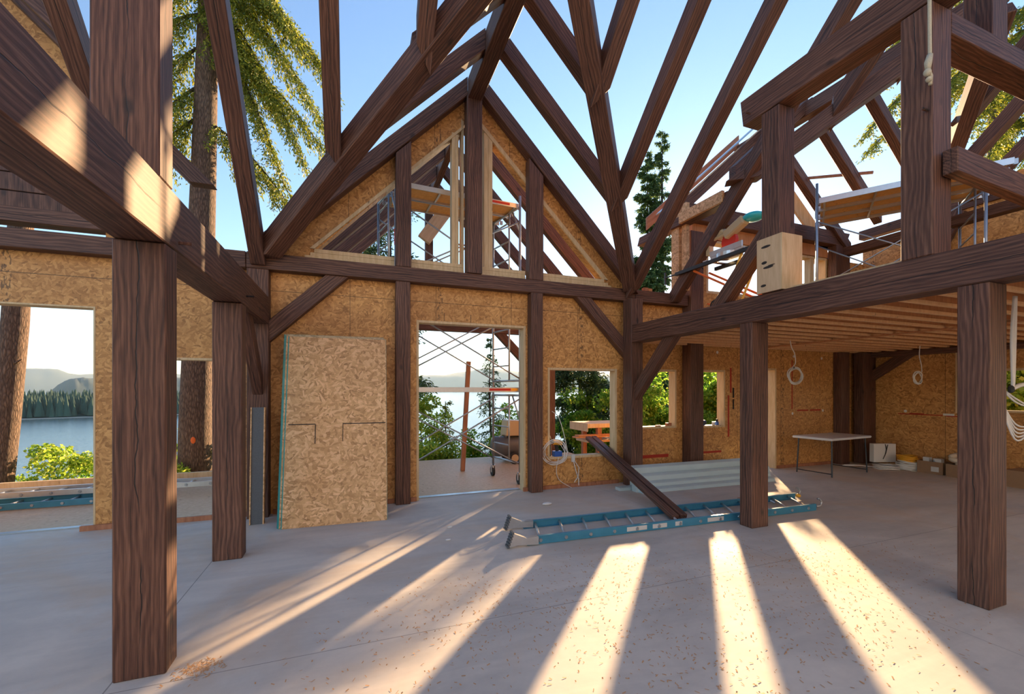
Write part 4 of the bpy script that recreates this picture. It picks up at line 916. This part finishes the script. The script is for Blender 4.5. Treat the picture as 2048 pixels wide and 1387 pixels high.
def xbrace(par, p, q, z0, z1):
    P, Q = Vector((*p, 0)), Vector((*q, 0)); Zv = lambda z: Vector((0, 0, z))
    for a, c in ((z0, z1), (z1, z0)): b = B(); b.tube([P+Zv(a), Q+Zv(c)], .013, 6); b.done('cross_brace', 'galv', par, smooth=True)
def caster(par, p, z=0.):
    x, y = p; b = B(); b.tube([(x-.018, y+.05, z+.095), (x+.028, y+.05, z+.095)], .095, 22); w_ = b.done('caster_wheel', 'black', par, smooth=False)
    b = B(); b.tube([(x-.021, y+.05, z+.095), (x+.031, y+.05, z+.095)], .03, 12); b.done('hub', 'alu', w_)
    b = B(); b.box(x-.03, x-.024, y, y+.06, z+.08, z+.21); b.box(x+.034, x+.040, y, y+.06, z+.08, z+.21); b.box(x-.03, x+.040, y-.02, y+.04, z+.20, z+.215); b.tube([(x, y, z+.16), (x, y, z+.24)], .018, 8); b.done('caster_fork', 'alu', par)
def plank(name, label, a, c, wd, z, grp=None, th=.05):
    """aluminium framed plywood walk board from a to c (xy of its near edge)"""
    A_, C__ = Vector((*a, z)), Vector((*c, z)); d = (C__-A_).normalized(); n_ = Vector((-d.y, d.x, 0)); e = empty(name, (0, 0, 0), label=label, cat='scaffold plank', group=grp); e.location = A_
    Lk = (C__-A_).length
    def bb(nm, o0, o1, s0, s1, z0, z1, mt):
        b = B(); b.hexa([d*x+n_*s+Vector((0, 0, zz)) for zz in (z0, z1) for x, s in ((o0, s0), (o1, s0), (o1, s1), (o0, s1))]); return b.done(nm, mt, e, bevel=.002)
    bb('deck', .03, Lk-.03, .02, wd-.02, th-.016, th, 'plank'); bb('side_rail', 0, Lk, 0, .018, 0, th+.03, 'alu'); bb('side_rail', 0, Lk, wd-.018, wd, 0, th+.03, 'alu')
    for f in (.03, .33, .66, .955): bb('cross_rib', Lk*f, Lk*f+.03, .02, wd-.02, .006, th-.017, 'alu')
    for s0 in (.04, wd-.08):
        bb('hook', -.05, .0, s0, s0+.035, .0, th+.02, 'galv'); bb('hook', Lk, Lk+.05, s0, s0+.035, .0, th+.02, 'galv')
    return e, d, n_, Lk
sc = empty('scaffold_tower', (0, 0, 0), label='rolling scaffold tower on the porch behind the doorway and gable window', cat='scaffold')
RN, RF, LN, LF = (2.74, 6.92), (2.53, 7.79), (.62, 6.80), (.41, 7.67)
frame(sc, RN, RF, .2, 5.05, ((.25, 1.62), (1.7, 3.2), (3.3, 4.92))); frame(sc, LN, LF, .2, 5.3, ((.25, 1.62), (1.7, 3.2), (3.3, 4.92)))
for z0, z1 in ((.35, 1.5), (1.85, 3.0), (3.45, 4.6)): xbrace(sc, RN, LN, z0, z1); xbrace(sc, RF, LF, z0, z1)
for p in (RN, RF, LN, LF): caster(sc, p, -.005)
b = B(); b.tube([(LN[0], LN[1], 3.9), (LN[0], LN[1], 4.15)], .024, 10); b.done('sleeve', 'red', sc)
e, d_, n_, Lk = plank('scaffold_plank', 'lower scaffold plank crossing the doorway at chest height', (.64, 6.86), (2.76, 6.98), .42, 1.62)
b = B(); b.hexa([d_*x+n_*s+Vector((0, 0, zz)) for zz in (.022, .062) for x, s in ((1.55, -.002), (1.95, -.002), (1.95, 0), (1.55, 0))]); b.done('red_label', 'red', e)
b = B(); b.hexa([d_*x+n_*s+Vector((0, 0, zz)) for zz in (.022, .062) for x, s in ((1.96, -.002), (2.08, -.002), (2.08, 0), (1.96, 0))]); b.done('yellow_label', 'yellow', e)
e, d_, n_, Lk = plank('scaffold_plank', 'upper scaffold plank behind the gable window, nearer the wall', (.62, 6.86), (2.76, 6.98), .42, 4.86)
b = B(); b.hexa([d_*x+n_*s+Vector((0, 0, zz)) for zz in (.022, .062) for x, s in ((1.55, -.002), (1.95, -.002), (1.95, 0), (1.55, 0))]); b.done('red_label', 'red', e)
plank('scaffold_plank', 'upper scaffold plank behind the gable window, farther from the wall', (.55, 7.31), (2.69, 7.43), .42, 4.86)
# prop, compressor, workbench
timber('prop', 'reddish square prop leaning on the porch in the doorway view', 'prop', (2.10, 8.50, 0), (2.26, 8.62, 2.25), .09, .07, mat='lumber_red')
cp = empty('air_compressor', (3.35, 9.15, 0), label='air compressor with grey tank and beige cover at the right of the doorway', cat='compressor')
b = B(); b.tube([(-.42, 0, .38), (-.37, 0, .38), (.42, 0, .38), (.47, 0, .38)], [.12, .23, .23, .12], 24); b.done('tank', 'tank', cp, smooth=True)
b = B(); b.prism([(-.15, -.2, .62), (.42, -.2, .62), (.40, -.2, .95), (-.10, -.2, .98)], (0, .4, 0)); b.done('motor_cover', 'tan', cp, bevel=.02)
for sy in (-.27, .22): b = B(); b.tube([(0.05, sy, .13), (.05, sy+.06, .13)], .135, 20); w_ = b.done('wheel', 'black', cp); b = B(); b.tube([(.05, sy-.004, .13), (.05, sy+.064, .13)], .085, 16); b.done('rim', 'tan', w_)
b = B(); b.box(.2, .42, -.235, -.22, .34, .46); b.done('rating_plate', 'alu', cp)
for x in (.30, .40): b = B(); b.box(x, x+.03, -.12, .12, 0.0, .2); b.done('foot', 'lumber_red', cp)
b = B(); b.tube([(-.1, -.12, .6), (-.2, -.12, .66), (-.28, -.12, .60)], .015, 8); b.done('hose_pipe', 'galv', cp)
wk = empty('workbench', (4.9, 7.45, 0), label='improvised workbench of boards outside the first square window', cat='workbench')
b = B(); b.box(-.55, .75, -.12, .62, .90, .985); b.done('top_box', 'lumber', wk, bevel=.003)
b = B(); b.box(-.56, -.55, -.12, .62, .83, .99); b.done('end_board', 'ply', wk)
b = B(); b.box(-.85, .75, -.18, -.02, .72, .745); b.done('lower_board', 'joist', wk); b = B(); b.box(-.78, .75, -.17, 0.0, .75, .77); b.done('lower_board', 'joist', wk)
for x in (-.3, .55):
    for y in (-.08, .5): b = B(); b.box(x, x+.09, y, y+.09, 0, .9); b.done('leg', 'lumber_red', wk)
b = B(); b.box(-.5, .6, -.02, .45, .60, .64); b.done('shelf', 'ply', wk)
# ladders on the left deck
ladder('ladder', 'aluminium ladder lying on top of the other ladder outside the left opening', (-6.3, 8.25), (-2.0, 8.16), (-6.3, 8.62), (-2.0, 8.53), 13, 'alu', .08, False, z=.10)
ladder('ladder', 'teal ladder underneath the aluminium one outside the left opening', (-6.6, 7.86), (-2.75, 7.92), (-6.6, 8.28), (-2.75, 8.33), 12, 'blue', .085, False, z=0.)
b = B(); b.box(-6.8, -1.9, 9.05, 9.12, 0, .19); tag(b.done('deck_board', 'lumber', bevel=.003), 'pale board standing on edge behind the ladders', 'board')
b = B(); b.box(-6.8, -1.9, 9.3, 9.38, -.005, .14); tag(b.done('deck_board', 'lumber', bevel=.003), 'second pale board at the deck edge behind the ladders', 'board')

# ================================================================ ON THE LOFT
ZL = 2.765
sc = empty('scaffold', (0, 0, 0), label='scaffold on the loft carrying the orange walk boards', cat='scaffold')
dv = Vector((.565, -.825, 0))
p0 = Vector((8.0, 5.35, 0)); nb_ = Vector((.825, .565, 0)); L2 = 2.13
A0, A1, B0_, B1_ = p0, p0+nb_*1.4, p0+dv*L2, p0+dv*L2+nb_*1.4
frame(sc, A0[:2], A1[:2], ZL, 5.45, ((ZL+.1, 5.06),)); frame(sc, B0_[:2], B1_[:2], ZL, 5.08, ((ZL+.1, 5.06),))
xbrace(sc, A0[:2], B0_[:2], ZL+.75, 4.75); xbrace(sc, A1[:2], B1_[:2], ZL+.6, 4.7)
for i, nm in enumerate(('nearest', 'middle', 'farthest')):
    q = p0+nb_*(.0+.47*i)
    e, d_, n_, Lk = plank('scaffold_plank', nm+' orange walk board on the loft scaffold', (q+dv*.03)[:2], (q+dv*(L2+.3))[:2], .46, 5.08, th=.07)
    if i == 0:
        b = B(); b.hexa([d_*x+n_*s+Vector((0, 0, zz)) for zz in (.02, .08) for x, s in ((1.75, -.003), (2.0, -.003), (2.0, 0), (1.75, 0))]); b.done('red_label', 'red', e)
        b = B(); b.hexa([d_*x+n_*s+Vector((0, 0, zz)) for zz in (.02, .08) for x, s in ((2.01, -.003), (2.2, -.003), (2.2, 0), (2.01, 0))]); b.done('white_label', 'paper', e)
# mitre saw on a folding stand
ms = empty('saw_stand', (5.42, 4.85, ZL), label='orange folding stand holding the mitre saw on the loft', cat='saw stand')
b = B(); b.beam((.0, 1.25, .96), (.0, -.75, .96), .05, .06); b.done('rail', 'dkmetal', ms, bevel=.004)
b = B(); b.beam((.40, .75, .96), (.40, -.70, .96), .05, .06); b.done('rail', 'dkmetal', ms, bevel=.004)
for y in (.55, -.15): b = B(); b.box(-.03, .43, y-.04, y+.04, .99, 1.005); b.done('mount', 'alu', ms)
for x in (.03, .37):
    b = B(); b.tube([(x, .85, .92), (x+.1, .1, .45), (x+.15, -.60, .02)], .018, 8); b.done('leg', 'orange', ms)
    b = B(); b.tube([(x, -.10, .93), (x-.25, -.15, .5), (x-.52, -.22, .10)], .018, 8); b.done('leg', 'yellow', ms)
b = B(); b.tube([(.03, .55, .30), (.37, .55, .30)], .012, 6); b.tube([(.03, -.35, .28), (.37, -.35, .28)], .012, 6); b.done('crossbar', 'orange', ms)
b = B(); b.tube([(0, 1.25, .96), (0, 1.55, .96)], .014, 8); b.tube([(0, 1.52, .84), (0, 1.52, 1.06)], .016, 8); b.done('work_stop', 'dkmetal', ms)
for x in (-.62, -.14): b = B(); b.tube([(x, -.22, .085), (x+.05, -.22, .085)], .085, 18); w_ = b.done('wheel', 'black', ms); b = B(); b.tube([(x-.004, -.22, .085), (x+.054, -.22, .085)], .055, 14); b.done('rim', 'yellow', w_)
sw = empty('mitre_saw', (5.62, 5.12, ZL+1.006), rz=radians(90), label='cream and red sliding mitre saw standing on the folding stand', cat='mitre saw')
def sp_(nm, mt, f, bev=0): b = B(); f(b); b.done(nm, mt, sw, bevel=bev, smooth=False)
sp_('base', 'alu', lambda b: (b.tube([(0, 0, .0), (0, 0, .05)], .17, 24), b.box(-.26, .26, -.02, .08, .01, .06)), 0)
sp_('fence', 'alu', lambda b: b.box(-.27, .27, .06, .085, .06, .14), .003)
sp_('arm', 'tan', lambda b: (b.beam((.30, .05, .10), (.30, .05, .32), .06, .08), b.tube([(.34, .05, .30), (-.05, .05, .33)], .025, 10)), 0)
sp_('blade_guard', 'red', lambda b: b.tube([(0, -.03, .22), (0, .02, .22)], .12, 24), 0)
sp_('motor', 'tan', lambda b: b.beam((.04, .02, .30), (-.28, .03, .42), .12, .13), .02)
sp_('motor_cover', 'tan', lambda b: b.beam((.10, 0, .34), (.34, 0, .56), .13, .13), .025)
sp_('handle', 'black', lambda b: b.tube([(.36, 0, .16), (.42, 0, .22), (.40, 0, .28)], .03, 8), 0)
sp_('clamp_knob', 'black', lambda b: b.ball((.33, -.05, .12), .035), 0)
sp_('power_cord', 'black', lambda b: b.tube([(.38, .05, .32), (.50, .05, .20), (.48, .05, .0), (.42, .05, -.06)], .006, 6), 0)
sw.scale = (1.15, 1.15, 1.15)
b = B(); b.ball((0, 0, 0), .15, (1, 1, .45), 20); o = b.done('hard_hat', 'cyan', smooth=True); o.location = (5.66, 4.72, ZL+1.50); tag(o, 'turquoise domed cover sitting on top of the mitre saw', 'cover')
# shavings
vv, ff = [], []; r_ = random.Random(4)
cl = [(1.2, 2.9, .5), (1.6, 2.4, .45), (.9, 3.2, .4), (2.6, 2.7, .5), (3.4, 2.4, .5), (4.0, 2.0, .5), (4.3, 2.6, .45), (3.0, 1.9, .4), (-.86, 3.0, .06), (.2, 2.6, .5), (3.9, 3.0, .4), (2.2, 3.3, .4), (5.2, 2.6, .5), (1.9, 1.9, .3)]
for i in range(2600):
    cx, cy_, sg = cl[r_.randrange(len(cl))]; x, y = r_.gauss(cx, sg), r_.gauss(cy_, sg*.8); a = r_.uniform(0, pi); l, w_ = r_.uniform(.003, .013), r_.uniform(.0015, .004); n = len(vv)
    for s1, s2 in ((-1, -1), (1, -1), (1, 1), (-1, 1)): vv.append((x+cos(a)*l*s1-sin(a)*w_*s2, y+sin(a)*l*s1+cos(a)*w_*s2, .0015+.003*(s1 > 0)))
    ff.append((n, n+1, n+2, n+3))
me = bpy.data.meshes.new('wood_shavings'); me.from_pydata(vv, [], ff); tag(link('wood_shavings', me, 'shav'), kind='stuff')
